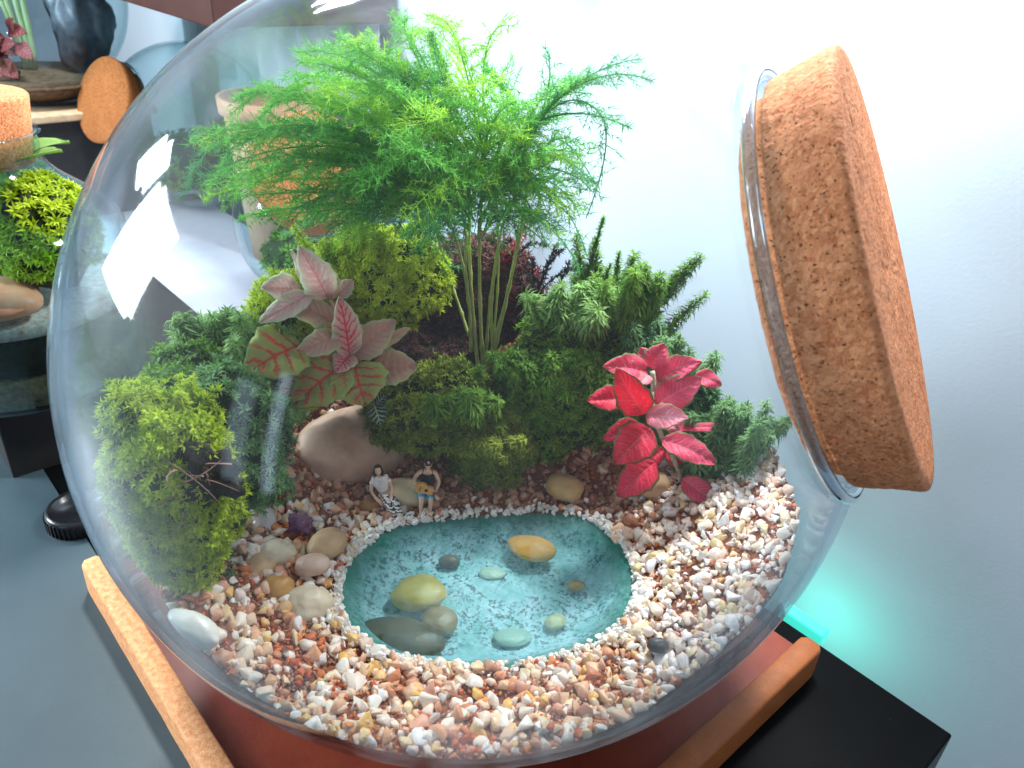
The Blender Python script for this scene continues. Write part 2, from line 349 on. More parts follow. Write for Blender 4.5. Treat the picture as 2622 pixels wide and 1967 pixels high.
mb = MB(); rim_(mb, E(a_front - 0.5, b_left - 0.3), E(a_front - 0.5, b_right), 1.15, 0.05, 1.9, seed=2)
tag(mb.build('rim', surf('brown_wood_edge', [(0.30, 0.085, 0.022), (0.42, 0.13, 0.035)], 0.5, 1.2, bump=0.02, bscale=6), tray), 'smooth brown front raised edge')

# ------------------------------------------------------------------ glass jar and its cork
AX = V(math.cos(math.radians(26.74)) * math.cos(math.radians(-21.06)), math.cos(math.radians(26.74)) * math.sin(math.radians(-21.06)), math.sin(math.radians(26.74)))
jar = thing('glass_jar', (0, 0, 1.12), 'big round clear glass jar lying tilted on the wooden tray', 'jar')
prof = [(-RJ * math.cos(t), RJ * math.sin(t)) for t in np.linspace(0.004, math.pi - math.acos(13.10 / RJ), 120)]
prof_o = prof + [(13.14, 7.08), (13.18, 6.92), (13.22, 6.84), (13.27, 6.86), (13.32, 6.96), (13.42, 7.0), (13.50, 6.94), (13.53, 6.80), (13.52, 6.62), (13.46, 6.56)]
Ri = 14.80
prof_i = [(Ri * math.cos(t), Ri * math.sin(t)) for t in np.linspace(math.acos(12.95 / Ri), math.pi - 0.004, 110)]
def flat(P): P = P.copy(); P[:, 2] = np.maximum(P[:, 2], 1.14); return P
def flat2(P): P = P.copy(); P[:, 2] = np.maximum(P[:, 2], 1.42); return P
mb = MB(); lathe(mb, prof_o, CJ, AX, 160, True, False, flat); mb.build('outer_wall', MAT['glass'], jar)
mb = MB(); lathe(mb, [(13.46, 6.56), (13.3, 6.54), (13.06, 6.62)] + prof_i, CJ, AX, 160, False, True, flat2); mb.build('inner_wall', MAT['glass'], jar)
mb = MB(); lathe(mb, [(13.20 + .19 * (1 - math.cos(t)), 6.84 + .20 * math.sin(t)) for t in np.linspace(-math.pi * .95, math.pi * .95, 15)], CJ, AX, 160, False, False); tag(mb.build('lip', glass_mat('lip_glass', tint=(0.72, 0.82, 0.90), edge=(0.15, 0.24, 0.34), fog=0, refl=4.0), jar), 'thick rounded glass lip around the mouth')
cork = thing('cork_lid', CJ + AX * 12.1, 'big tan cork lid pushed into the mouth of the large round jar', 'lid')
cp = [(12.83, 5.85), (12.88, 5.98)] + [(s_, 6.02 + (s_ - 12.9) * 0.25) for s_ in np.linspace(12.92, 13.42, 8)] + [(13.45, 6.20), (13.60, 6.16)]
cp += [(s_, 6.50 + (s_ - 13.55) * 0.185) for s_ in np.linspace(13.64, 15.42, 34)]
cp += [(15.50, 6.86), (15.58, 6.83), (15.65, 6.76), (15.69, 6.66)] + [(15.70, r_) for r_ in np.linspace(6.4, 0.05, 22)]
def rough_cork(P):
    Q = P.copy()
    for i, p in enumerate(P):
        d = p - CJ; s_ = d @ AX; rr = d - AX * s_; r_ = np.linalg.norm(rr); n = mnoise.noise(Vector(p * 1.6)) * 0.030 + mnoise.noise(Vector(p * 4.5)) * 0.032
        n -= 0.05 * max(0, mnoise.noise(Vector(p * 4.5 + 9)) - 0.40) * 3
        Q[i] = p + (nrm(rr) if r_ > 6.3 else AX) * n
    return Q
mb = MB(); lathe(mb, cp, CJ, AX, 300, True, True, rough_cork); mb.build('stopper', MAT['cork'], cork)

# ------------------------------------------------------------------ the landscape inside: terrain, pond
PZ = 7.0
pond_px = [(957, 1383), (1000, 1350), (1075, 1338), (1154, 1328), (1309, 1318), (1440, 1312), (1524, 1334), (1560, 1367), (1600, 1411), (1625, 1464), (1622, 1538), (1592, 1599), (1535, 1642), (1431, 1682), (1329, 1706), (1207, 1710), (1085, 1698), (1020, 1688), (963, 1664), (918, 1623), (881, 1590), (868, 1525), (876, 1475), (906, 1420)]
pond = np.array([at_z(x, y, PZ)[:2] for x, y in pond_px])
def smooth_poly(P, k=3):
    for _ in range(k):
        Q = np.roll(P, -1, 0); P = np.stack([0.75 * P + 0.25 * Q, 0.25 * P + 0.75 * Q], 1).reshape(-1, 2)
    return P
pond_s = smooth_poly(pond, 2); pc = pond_s.mean(0)
def seg_dist(pts):           # signed distance to the pond outline, negative inside
    pts = np.atleast_2d(pts); A = pond_s; B = np.roll(A, -1, 0)
    d = np.full(len(pts), 1e9); ins = np.zeros(len(pts), bool)
    for a, b in zip(A, B):
        ab = b - a; t = np.clip(((pts - a) @ ab) / (ab @ ab), 0, 1); d = np.minimum(d, np.linalg.norm(pts - (a + t[:, None] * ab), axis=1))
        c = ((a[1] > pts[:, 1]) != (b[1] > pts[:, 1])) & (pts[:, 0] < (b[0] - a[0]) * (pts[:, 1] - a[1]) / (b[1] - a[1] + 1e-12) + a[0]); ins ^= c
    return np.where(ins, -d, d)
sst = lambda x: (lambda t: t * t * (3 - 2 * t))(np.clip(x, 0, 1))
def height(x, y, dp=None):
    x = np.atleast_1d(x).astype(float); y = np.atleast_1d(y).astype(float)
    if dp is None: dp = seg_dist(np.c_[x, y])
    h = 7.05 + 0.52 * np.maximum(0, y - 2.6) * sst((y - 2.0) / 4) + 4.3 * sst((x - 7.6) / 6.8) * sst((y + 12) / 6) * (1 - .75 * sst((y - 2.5) / 4)) + 2.2 * sst((-x - 4.5) / 7) * sst((y + 13) / 6) + 0.25 * sst((-y - 7) / 5)
    h = h + 0.12 * np.sin(x * 1.7 + 1) * np.cos(y * 1.3) * sst(dp / 1.5)
    return np.where(dp < 0, 6.9 - 1.25 * sst(-dp / 2.2), h + 0.1)
def rho_star(phi, R=14.64):
    rr = np.linspace(0.5, R - 0.02, 260); hx = height(rr * np.cos(phi), rr * np.sin(phi)); zs = 16 - np.sqrt(R * R - rr ** 2)
    k = np.where(zs > hx)[0]; return rr[k[0]] if len(k) else rr[-1]
PH = np.linspace(-np.pi, np.pi, 181)[:-1]; RS = np.array([rho_star(p) for p in PH])
def rstar(phi): return np.interp(phi, np.r_[PH, np.pi], np.r_[RS, RS[0]])
nr = 60; pts = []
for i in range(nr + 1):
    rr = RS * (i / nr) ** 0.8; pts.append(np.c_[rr * np.cos(PH), rr * np.sin(PH), height(rr * np.cos(PH), rr * np.sin(PH)) - 0.12])
for i in range(1, 22):
    rr = RS * (1 - i / 21.0); rr = np.maximum(rr, 0.02); z = 16 - np.sqrt(14.64 ** 2 - rr ** 2); pts.append(np.c_[rr * np.cos(PH), rr * np.sin(PH), z])
P = np.concatenate(pts); P[:, 2] -= np.where((P[:, 2] > 4) & (seg_dist(P[:, :2]) < -.25), .45, 0); sg = len(PH); nn = len(pts)
f = [[i * sg + k, i * sg + (k + 1) % sg, (i + 1) * sg + (k + 1) % sg, (i + 1) * sg + k] for i in range(nn - 1) for k in range(sg)]
soil = MB().add(P, f).build('soil_bed', MAT['soil']); tag(soil, 'red sandy soil bed filling the bottom of the jar', kind='structure')

# pond bed and water
def pond_mesh(scale_off, zf, rings=26):
    global pond_uv
    A = smooth_poly(pond, 2); n = len(A); P = []; f = []; pond_uv = np.repeat(np.linspace(1, 0, rings + 1), n)[:, None] * np.ones((1, 2))
    for i in range(rings + 1):
        t = 1 - (i / rings) * 0.999; Q = pc + (A - pc) * t * scale_off; P.append(np.c_[Q, zf(Q)])
    P = np.concatenate(P)
    for i in range(rings):
        for k in range(n): f.append([i * n + k, i * n + (k + 1) % n, (i + 1) * n + (k + 1) % n, (i + 1) * n + k])
    return P, f
P, f = pond_mesh(1.03, lambda Q: 6.98 - 1.15 * sst(-(seg_dist(Q)) / 1.7) + 0.03 * np.sin(Q[:, 0] * 3) * np.cos(Q[:, 1] * 2.3))
mt, nt, out = nodes('pond_bed_sand'); vec = coords(nt, 1.0); L = nt.links.new
a_ = noise_t(nt, vec, 0.42, 4); b_ = noise_t(nt, vec, 2.6, 6, 0.8); c_ = noise_t(nt, vec, 6.0, 4, 0.75)
k = mth(nt, 'MULTIPLY', mth(nt, 'SUBTRACT', mth(nt, 'ADD', mth(nt, 'MULTIPLY', b_, 0.55), mth(nt, 'MULTIPLY', c_, 0.5)), 0.525), 18, True)
k = mth(nt, 'MULTIPLY', k, mth(nt, 'MULTIPLY', mth(nt, 'SUBTRACT', a_, 0.38), 8, True))
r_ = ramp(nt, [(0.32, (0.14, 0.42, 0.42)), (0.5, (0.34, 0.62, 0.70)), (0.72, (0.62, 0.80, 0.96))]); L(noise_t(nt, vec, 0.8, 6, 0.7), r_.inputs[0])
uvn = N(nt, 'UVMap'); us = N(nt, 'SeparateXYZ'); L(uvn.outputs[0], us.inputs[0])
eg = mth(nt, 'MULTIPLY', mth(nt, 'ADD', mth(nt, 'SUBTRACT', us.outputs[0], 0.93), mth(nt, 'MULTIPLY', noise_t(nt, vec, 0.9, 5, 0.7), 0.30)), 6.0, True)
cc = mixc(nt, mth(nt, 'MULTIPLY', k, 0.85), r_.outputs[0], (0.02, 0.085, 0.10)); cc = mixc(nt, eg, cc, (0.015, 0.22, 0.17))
b = N(nt, 'BsdfPrincipled'); L(cc, b.inputs['Base Color']); b.inputs['Roughness'].default_value = 0.6
bn = N(nt, 'Bump'); bn.inputs['Distance'].default_value = 0.05 * S; L(c_, bn.inputs['Height']); L(bn.outputs[0], b.inputs['Normal']); L(b.outputs[0], out.inputs[0])
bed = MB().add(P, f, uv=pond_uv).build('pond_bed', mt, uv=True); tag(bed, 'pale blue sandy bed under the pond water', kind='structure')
mt, nt, out = nodes('pond_water'); vec = coords(nt, 1.0); L = nt.links.new
tr = N(nt, 'BsdfTransparent'); tr.inputs[0].default_value = (0.80, 0.915, 0.90, 1)
df = N(nt, 'BsdfDiffuse'); df.inputs[0].default_value = (0.40, 0.66, 0.76, 1)
fk = mth(nt, 'MULTIPLY', mth(nt, 'SUBTRACT', noise_t(nt, vec, 0.8, 5, 0.7), 0.40), 1.1, True)
m1 = N(nt, 'MixShader'); L(mth(nt, 'MINIMUM', fk, 0.08), m1.inputs[0]); L(tr.outputs[0], m1.inputs[1]); L(df.outputs[0], m1.inputs[2])
gl = N(nt, 'BsdfGlossy'); gl.inputs['Roughness'].default_value = 0.06
bn = N(nt, 'Bump'); bn.inputs['Distance'].default_value = 0.05 * S; bn.inputs['Strength'].default_value = 0.5; L(noise_t(nt, vec, 2.2, 3), bn.inputs['Height']); L(bn.outputs[0], gl.inputs['Normal'])
lw = N(nt, 'LayerWeight'); lw.inputs[0].default_value = 0.5
m2 = N(nt, 'MixShader'); L(mth(nt, 'ADD', mth(nt, 'POWER', lw.outputs['Facing'], 4.0), 0.05, True), m2.inputs[0]); L(m1.outputs[0], m2.inputs[1]); L(gl.outputs[0], m2.inputs[2]); L(m2.outputs[0], out.inputs[0])
P, f = pond_mesh(1.012, lambda Q: np.full(len(Q), PZ + 0.02))
wat = MB().add(P, f).build('water', mt); tag(wat, 'still turquoise pond water inside the jar', kind='structure')

# ------------------------------------------------------------------ gravel
protos = []
for i in range(28):
    bm = bmesh.new(); k = rnd.choice((9, 11, 13)); sc = (1, rnd.uniform(.7, 1), rnd.uniform(.6, .9))
    for j in range(k):
        d = nrm(np.array([rnd.gauss(0, 1) for _ in range(3)])) * rnd.uniform(.85, 1.1); bm.verts.new(d * sc)
    bmesh.ops.convex_hull(bm, input=list(bm.verts)); bmesh.ops.delete(bm, geom=[v for v in bm.verts if not v.link_faces], context='VERTS')
    bmesh.ops.bevel(bm, geom=list(bm.edges), offset=0.12, segments=1, affect='EDGES', clamp_overlap=True); bmesh.ops.triangulate(bm, faces=list(bm.faces))
    bm.verts.ensure_lookup_table(); protos.append((np.array([v.co[:] for v in bm.verts]), np.array([[v.index for v in q.verts] for q in bm.faces]))); bm.free()
def rand_rot(n):
    q = rs.normal(size=(n, 4)); q /= np.linalg.norm(q, axis=1)[:, None]; w_, x, y, z = q.T
    return np.stack([1 - 2 * (y * y + z * z), 2 * (x * y - z * w_), 2 * (x * z + y * w_), 2 * (x * y + z * w_), 1 - 2 * (x * x + z * z), 2 * (y * z - x * w_), 2 * (x * z - y * w_), 2 * (y * z + x * w_), 1 - 2 * (x * x + y * y)], -1).reshape(-1, 3, 3)
def scatter_stones(mb, pos, size, Rin=14.66):
    which = rs.randint(0, len(protos), len(pos)); R = rand_rot(len(pos))
    for i, (pv, pf) in enumerate(protos):
        m_ = np.where(which == i)[0]
        if not len(m_): continue
        P = np.einsum('nij,kj->nki', R[m_], pv) * size[m_][:, None, None] + pos[m_][:, None]
        P = inside(P.reshape(-1, 3), Rin); n = len(pv)
        f = (pf[None] + (np.arange(len(m_)) * n)[:, None, None]).reshape(-1, 3); mb.add(P, f)
def disc_points(n):
    ph = rs.uniform(-np.pi, np.pi, n); r = rstar(ph) * np.sqrt(rs.uniform(0, 1, n)); return np.c_[r * np.cos(ph), r * np.sin(ph)]
XY = disc_points(7600); dp = seg_dist(XY); XY = XY[(dp > 0.12) & (XY[:, 1] < 7.5)]; dp = seg_dist(XY)
HZ = height(XY[:, 0], XY[:, 1], dp)
def right_bank(x, y): return sst((x - 6.2 + (mn2(x, y)) * 1.5) / 1.6) * sst((y + 8.5) / 2.0)
def mn2(x, y): return np.array([mnoise.noise(Vector((a * .5, b * .5, 3))) for a, b in zip(x, y)])
blot = np.array([mnoise.noise(Vector((a * .42, b * .42, 11))) for a, b in XY])
rb = right_bank(XY[:, 0], XY[:, 1]); front = sst((-XY[:, 1] - 3) / 4)
u_ = rs.uniform(0, 1, len(XY))
is_pale = u_ < rb * 0.93 + (1 - rb) * 0.16
redp = np.clip((blot - 0.0) * 3.2, 0, .85) * (1 - rb * .75)
is_red = (~is_pale) & (rs.uniform(0, 1, len(XY)) < redp)
size = 0.22 + 0.30 * rs.beta(1.3, 2.8, len(XY)) + 0.14 * (rs.uniform(0, 1, len(XY)) > .9)
size *= np.where(XY[:, 1] > 1.5, 0.86, 1.0)
size[is_red] *= 0.62
Z = HZ - 0.10 + rs.uniform(-.22, .20, len(XY))
back = (XY[:, 1] > .6 + mn2(XY[:, 0], XY[:, 1])) & (XY[:, 0] < 8.5 + mn2(XY[:, 1], XY[:, 0]) * 2) & (dp > .35) & (rs.uniform(0, 1, len(XY)) < .85)
is_pale &= ~back; is_red &= ~back
MAT['brown_gravel'] = surf('russet_quartz_gravel', [(0.0, (0.30, 0.10, 0.05)), (0.3, (0.46, 0.22, 0.13)), (0.5, (0.56, 0.34, 0.22)), (0.7, (0.40, 0.17, 0.11)), (0.85, (0.62, 0.42, 0.28)), (1.0, (0.34, 0.12, 0.05))], 0.45, 1.2, island=0.93, bump=0.03, bscale=14, coat=0.1)
def put(name, mask, mat, label):
    mb = MB(); scatter_stones(mb, np.c_[XY, Z][mask], size[mask]); o = mb.build(name, mat, smooth=True); tag(o, label, 'gravel', kind='stuff'); return o
put('gravel', back, MAT['brown_gravel'], 'russet brown gravel on the shaded slope behind the pond')
put('gravel', ~is_pale & ~is_red & ~back, MAT['gravel'], 'mixed tan, ochre and pink gravel covering the ground around the pond')
put('gravel', is_red, MAT['red_gravel'], 'fine terracotta red grit between the larger gravel')
put('gravel', is_pale, MAT['pale_gravel'], 'cream and white quartz gravel heaped on the bank right of the pond')
XF = disc_points(9000); df_ = seg_dist(XF); XF = XF[(df_ > .25) & (XF[:, 1] < 7)]
bl = mn2(XF[:, 0] * 1.4, XF[:, 1] * 1.4); ZF = height(XF[:, 0], XF[:, 1]) - .02 + rs.uniform(-.1, .06, len(XF)); SF = .07 + .07 * rs.beta(1.5, 2, len(XF)); mr_ = bl + rs.normal(0, .1, len(XF)) > -.02
XP = disc_points(7000); XP = XP[(seg_dist(XP) > .3) & (XP[:, 1] < 4) & (rs.uniform(0, 1, len(XP)) < right_bank(XP[:, 0], XP[:, 1]) * .9)]
mb = MB(); scatter_stones(mb, np.c_[XP, height(XP[:, 0], XP[:, 1]) + rs.uniform(-.12, .08, len(XP))], .12 + .14 * rs.beta(1.5, 2, len(XP))); tag(mb.build('gravel', MAT['pale_gravel']), 'small cream chips packed between the stones of the right bank', 'gravel', kind='stuff')
mb = MB(); scatter_stones(mb, np.c_[XF, ZF][mr_], SF[mr_]); tag(mb.build('gravel', MAT['red_gravel']), 'finest terracotta crumbs filling the gaps between the stones', 'gravel', kind='stuff')
mb = MB(); scatter_stones(mb, np.c_[XF, ZF][~mr_], SF[~mr_]); tag(mb.build('gravel', MAT['brown_gravel']), 'finest russet crumbs filling the gaps between the stones', 'gravel', kind='stuff')
# fine white chips along the shoreline
A = smooth_poly(pond, 3); idx = rs.randint(0, len(A), 1150); a = A[idx]; t = nrm  # outline points
nxt = A[(idx + 1) % len(A)]; ab = nxt - a; no = np.c_[ab[:, 1], -ab[:, 0]]; no /= np.linalg.norm(no, axis=1)[:, None]
pos = a + ab * rs.uniform(0, 1, (len(a), 1)); sgn = np.sign(np.einsum('ij,ij->i', no, pos - pc)); no *= sgn[:, None]
offs = np.abs(rs.normal(0.12, 0.24, len(a))); pos = pos + no * (offs - 0.06)[:, None]
mb = MB(); scatter_stones(mb, np.c_[pos, PZ + 0.05 + offs * .25 + rs.uniform(-.06, .16, len(a))], 0.10 + 0.15 * rs.beta(1.5, 2.5, len(a)))
tag(mb.build('gravel', MAT['white_gravel'], smooth=False), 'small white quartz chips ringing the edge of the pond', 'gravel', kind='stuff')
# stones pressed against the glass below the surface
n = 3600; ph = rs.uniform(-np.pi * 1.02, np.pi * 0.10, n); zz = 2.0 + (rs.uniform(0, 1, n) ** .7) * 8.5
r = np.sqrt(np.maximum(0, 14.5 ** 2 - (zz - 16) ** 2)); P = np.c_[r * np.cos(ph), r * np.sin(ph), zz]
hh = height(P[:, 0], P[:, 1]); P = P[zz < hh + .05]
lay = np.array([mnoise.noise(Vector(p * .35)) for p in P]); red = (lay + rs.normal(0, .12, len(P))) > 0.05
sz = 0.17 + 0.22 * rs.beta(1.6, 2.6, len(P)); sz[red] *= .6
mb = MB(); scatter_stones(mb, P[~red], sz[~red]); tag(mb.build('gravel', MAT['gravel'], smooth=False), 'tan and cream gravel pressed against the lower glass', 'gravel', kind='stuff')
mb = MB(); scatter_stones(mb, P[red], sz[red]); tag(mb.build('gravel', MAT['red_gravel'], smooth=False), 'red grit pressed against the lower glass', 'gravel', kind='stuff')

# ------------------------------------------------------------------ single stones
def stone(px, z, rad, mat, label, name='pebble', seed=0, rot=0, tilt=0, amp=.14, sub=4, sink=.35, sq=1.0, Y=None, freq=1.1):
    c = at_y(*px, Y) if Y is not None else at_z(*px, z)
    if px[0] < 850 and name == 'pebble': rad = tuple(q * .9 for q in rad); c = c - V(0, 0, .15)
    P, f = rock(c, rad, seed, amp, sub, rot, tilt, sq, freq); P = inside(P, 14.66)
    o = MB().add(P, f).build(name, mat); tag(o, label, name.replace('_', ' ') if name != 'pebble' else 'pebble'); return o
tanp = pebble_mat('tan_pebble', [(0.48, 0.30, 0.15), (0.66, 0.46, 0.27)]); och = pebble_mat('ochre_pebble', [(0.40, 0.20, 0.05), (0.58, 0.32, 0.09)])
creamp = pebble_mat('cream_pebble', [(0.62, 0.52, 0.36), (0.78, 0.70, 0.54)], speck=((0.10, 0.07, 0.05), 3.0, 0.73))
brownr = pebble_mat('brown_river_stone', [(0.36, 0.20, 0.13), (0.60, 0.40, 0.28), (0.74, 0.54, 0.40)], 0.72, nscale=0.35)
stone((895, 1150), 0, (3.1, 2.1, 2.1), brownr, 'large smooth brown river stone left behind the seated figures', 'stone', 3, 0.3, -0.18, .07, Y=4.6)
stone((830, 1065), 0, (2.0, 1.5, 1.5), pebble_mat('grey_brown_stone', [(0.16, 0.12, 0.08), (0.24, 0.19, 0.12)]), 'darker stone partly hidden behind the large brown river stone', 'stone', 5, 0.8, 0, .1, Y=7.0)
stone((1015, 1258), 0, (1.35, .8, .62), pebble_mat('sandy_seat_stone', [(0.52, 0.40, 0.24), (0.64, 0.52, 0.34)]), 'long sandy stone that the guitar player sits on', 'pebble', 6, -0.05, 0, .08, Y=2.0).location.x += 0.0052
stone((955, 1298), 0, (.75, .55, .5), och, 'ochre pebble beside the seated woman', 'pebble', 8, 0.7, 0.2, .08, Y=1.6)
stone((1445, 1248), 0, (.98, .75, .62), pebble_mat('yellow_tan_pebble', [(0.50, 0.30, 0.11), (0.64, 0.42, 0.2)]), 'rounded yellow-tan pebble between the moss and the far shore of the pond', 'pebble', 9, -0.3, 0, .08, Y=3.0)
stone((1672, 1240), 0, (.85, .7, .7), tanp, 'tan pebble partly behind the lowest pink leaves', 'pebble', 10, 0.2, 0, .08, Y=3.2)
stone((792, 1590 - 52), 7.6, (1.0, .85, .75), creamp, 'faceted cream pebble with dark pits left of the pond', 'pebble', 12, 0.5, 0.1, .2, sq=.8)
stone((835, 1385), 7.9, (.85, 1.1, .6), tanp, 'upright tan pebble at the left end of the pond', 'pebble', 13, -0.4, 0, .1)
stone((700, 1408), 8.2, (1.05, .75, .6), creamp, 'pale oval pebble leaning on the left moss bank', 'pebble', 14, 0.15, 0, .1)
stone((655, 1450), 8.1, (.9, .8, .65), tanp, 'tan pebble below the pale oval pebble', 'pebble', 15, 0.9, 0, .16)
stone((710, 1500), 7.9, (.75, .65, .55), och, 'ochre pebble left of the faceted cream pebble', 'pebble', 16, 0.3, 0, .15)
stone((800, 1440), 8.0, (.85, .6, .5), pebble_mat('pinkish_pebble', [(0.56, 0.36, 0.28), (0.70, 0.52, 0.42)]), 'pinkish pebble above the faceted cream pebble', 'pebble', 17, 0.5, 0, .14)
stone((762, 1335), 8.0, (.75, .7, .55), pebble_mat('purple_pebble', [(0.13, 0.05, 0.13), (0.24, 0.11, 0.22)]), 'dark purple stone left behind the pond', 'pebble', 18, 0.2, 0, .3, freq=1.7)
stone((640, 1310), 8.6, (1.6, .9, .8), pebble_mat('grey_white_stone', [(0.55, 0.52, 0.52), (0.72, 0.70, 0.70)]), 'long whitish stone behind the left glass reflection', 'pebble', 19, -0.5, 0.15, .08)
stone((492, 1602), 9.2, (1.2, .62, .65), pebble_mat('white_shell_stone', [(0.72, 0.70, 0.58), (0.86, 0.86, 0.80)], 0.3), 'white wedge shaped stone at the lower left against the glass', 'pebble', 20, -0.35, 0.25, .1)
stone((1864, 1558), 8.6, (.28, .25, .2), pebble_mat('blue_grey_pebble', [(0.06, 0.07, 0.10), (0.10, 0.12, 0.16)]), 'tiny blue-grey pebble in the pale gravel on the right', 'pebble', 21)
stone((1684, 1652), 7.6, (.42, .32, .28), pebble_mat('charcoal_pebble', [(0.04, 0.045, 0.05), (0.09, 0.09, 0.1)]), 'charcoal pebble by the right front shore', 'pebble', 22)
stone((1915, 1590), 8.7, (.5, .32, .34), pebble_mat('yellow_pebble', [(0.74, 0.50, 0.16), (0.84, 0.62, 0.26)]), 'bright yellow pebble near the right lower glass', 'pebble', 23, .8, 0, .2)
stone((1362, 1404), 6.5, (1.15, .75, .42), pebble_mat('orange_pebble', [(0.82, 0.30, 0.04), (0.92, 0.50, 0.14)]), 'orange oval pebble under the pond water near the far shore', 'pebble', 24, -0.25, 0, .08)
stone((1072, 1520), 6.3, (1.15, 1.0, .5), pebble_mat('yellow_green_pebble', [(0.52, 0.36, 0.07), (0.72, 0.54, 0.16)], nscale=1.4), 'yellowish pebble under the pond water left of centre', 'pebble', 25, 0.5, 0, .12)
stone((1125, 1590), 6.15, (.8, .75, .4), pebble_mat('sunken_brown_pebble', [(0.24, 0.15, 0.07), (0.34, 0.24, 0.1)]), 'brown pebble under water touching the big dark stone', 'pebble', 26, 0.5, 0, .12)
stone((1025, 1632), 6.25, (1.85, .95, .5), pebble_mat('dark_olive_stone', [(0.05, 0.035, 0.012), (0.13, 0.09, 0.03)]), 'big dark olive stone under water at the front left of the pond', 'pebble', 27, -0.12, 0, .07)
stone((1150, 1438), 6.1, (.5, .35, .3), pebble_mat('sunken_dark_pebble', [(0.10, 0.07, 0.05), (0.16, 0.12, 0.08)]), 'small dark pebble under the water behind the yellowish one', 'pebble', 28)
stone((1422, 1592), 6.1, (.5, .38, .22), pebble_mat('dull_yellow_pebble', [(0.48, 0.50, 0.28), (0.6, 0.58, 0.34)]), 'dull yellow pebble under water near the right front shore', 'pebble', 29, .6)
stone((1475, 1500), 6.1, (.4, .3, .22), och, 'small ochre pebble under water near the right shore', 'pebble', 30)
stone((1260, 1468), 5.9, (.6, .4, .16), pebble_mat('faint_green_pebble', [(0.36, 0.52, 0.44), (0.5, 0.6, 0.5)]), 'faint pale green pebble under water in the middle of the pond', 'pebble', 31, .1)
stone((1310, 1632), 6.0, (.8, .5, .18), pebble_mat('grey_green_pebble', [(0.26, 0.44, 0.38), (0.34, 0.52, 0.44)]), 'flat grey-green pebble under water at the front shore', 'pebble', 32, .1)

# ------------------------------------------------------------------ moss
def leaf_strip(n_leaf, el0, el1, L, wd, curl, z0=0.0, z1=0.0, seed=0):
    r_ = random.Random(seed); P = []; f = []
    for i in range(n_leaf):
        az = i * 2.39996 + r_.uniform(-.3, .3); el = math.radians(r_.uniform(el0, el1)); l = L * r_.uniform(.75, 1.15); zb = z0 + (z1 - z0) * i / max(1, n_leaf - 1)
        o = V(math.cos(az), math.sin(az), 0); sd = V(-math.sin(az), math.cos(az), 0)
        a = V(0, 0, zb); m_ = a + (o * math.cos(el) + ez * math.sin(el)) * l * .5; t_ = m_ + (o * math.cos(el - curl) + ez * math.sin(el - curl)) * l * .5
        k = len(P); P += [a - sd * wd * .4, a + sd * wd * .4, m_ + sd * wd * .5, m_ - sd * wd * .5, t_]; f += [[k, k + 1, k + 2], [k, k + 2, k + 3], [k + 3, k + 2, k + 4]]
    return np.array(P), np.array(f)
STAR = [leaf_strip(10, 5, 70, 1.0, .21, .5, seed=s_) for s_ in range(5)]
STARB = [leaf_strip(14, 0, 70, 1.0, .15, .7, seed=s_ + 20) for s_ in range(4)]
BRUSH = [leaf_strip(44, 18, 50, .42, .07, .4, 0.0, 1.6, seed=s_ + 40) for s_ in range(4)]
def plant_sprigs(mb, protos_, pos, up, size, Rin=14.5):
    n = len(pos); up = up / np.linalg.norm(up, axis=1)[:, None]
    h = rs.normal(size=(n, 3)); A_ = np.cross(up, h); A_ /= np.linalg.norm(A_, axis=1)[:, None]; B_ = np.cross(up, A_)
    R = np.stack([A_, B_, up], 2); wh = rs.randint(0, len(protos_), n)
    for i, (pv, pf) in enumerate(protos_):
        m_ = np.where(wh == i)[0]
        if not len(m_): continue
        P = np.einsum('nij,kj->nki', R[m_], pv) * size[m_][:, None, None] + pos[m_][:, None]
        P = P.reshape(-1, 3)
        if Rin: P = inside(P, Rin)
        mb.add(P, (pf[None] + (np.arange(len(m_)) * len(pv))[:, None, None]).reshape(-1, 3))
def moss_mat(name, dark, mid, light, trans=.35): return surf(name, [(0.05, dark), (0.5, mid), (0.95, light)], 0.6, 0.55, island=0.40, trans=trans, spec=.25)
MM = dict(lime=moss_mat('lime_moss', (0.15, 0.25, 0.01), (0.40, 0.54, 0.015), (0.68, 0.76, 0.06)), green=moss_mat('green_moss', (0.05, 0.13, 0.015), (0.15, 0.32, 0.03), (0.30, 0.48, 0.07)),
          deep=moss_mat('deep_green_moss', (0.03, 0.08, 0.01), (0.14, 0.29, 0.025), (0.33, 0.50, 0.05)), olive=moss_mat('olive_moss', (0.06, 0.10, 0.01), (0.22, 0.31, 0.025), (0.50, 0.56, 0.09)),
          teal=moss_mat('cool_green_moss', (0.06, 0.15, 0.05), (0.16, 0.33, 0.12), (0.34, 0.52, 0.24)), pale=moss_mat('pale_green_moss', (0.12, 0.26, 0.06), (0.25, 0.45, 0.12), (0.48, 0.64, 0.28)),
          brown=moss_mat('withered_brown_moss', (0.03, 0.012, 0.012), (0.10, 0.035, 0.03), (0.18, 0.07, 0.055), .2))
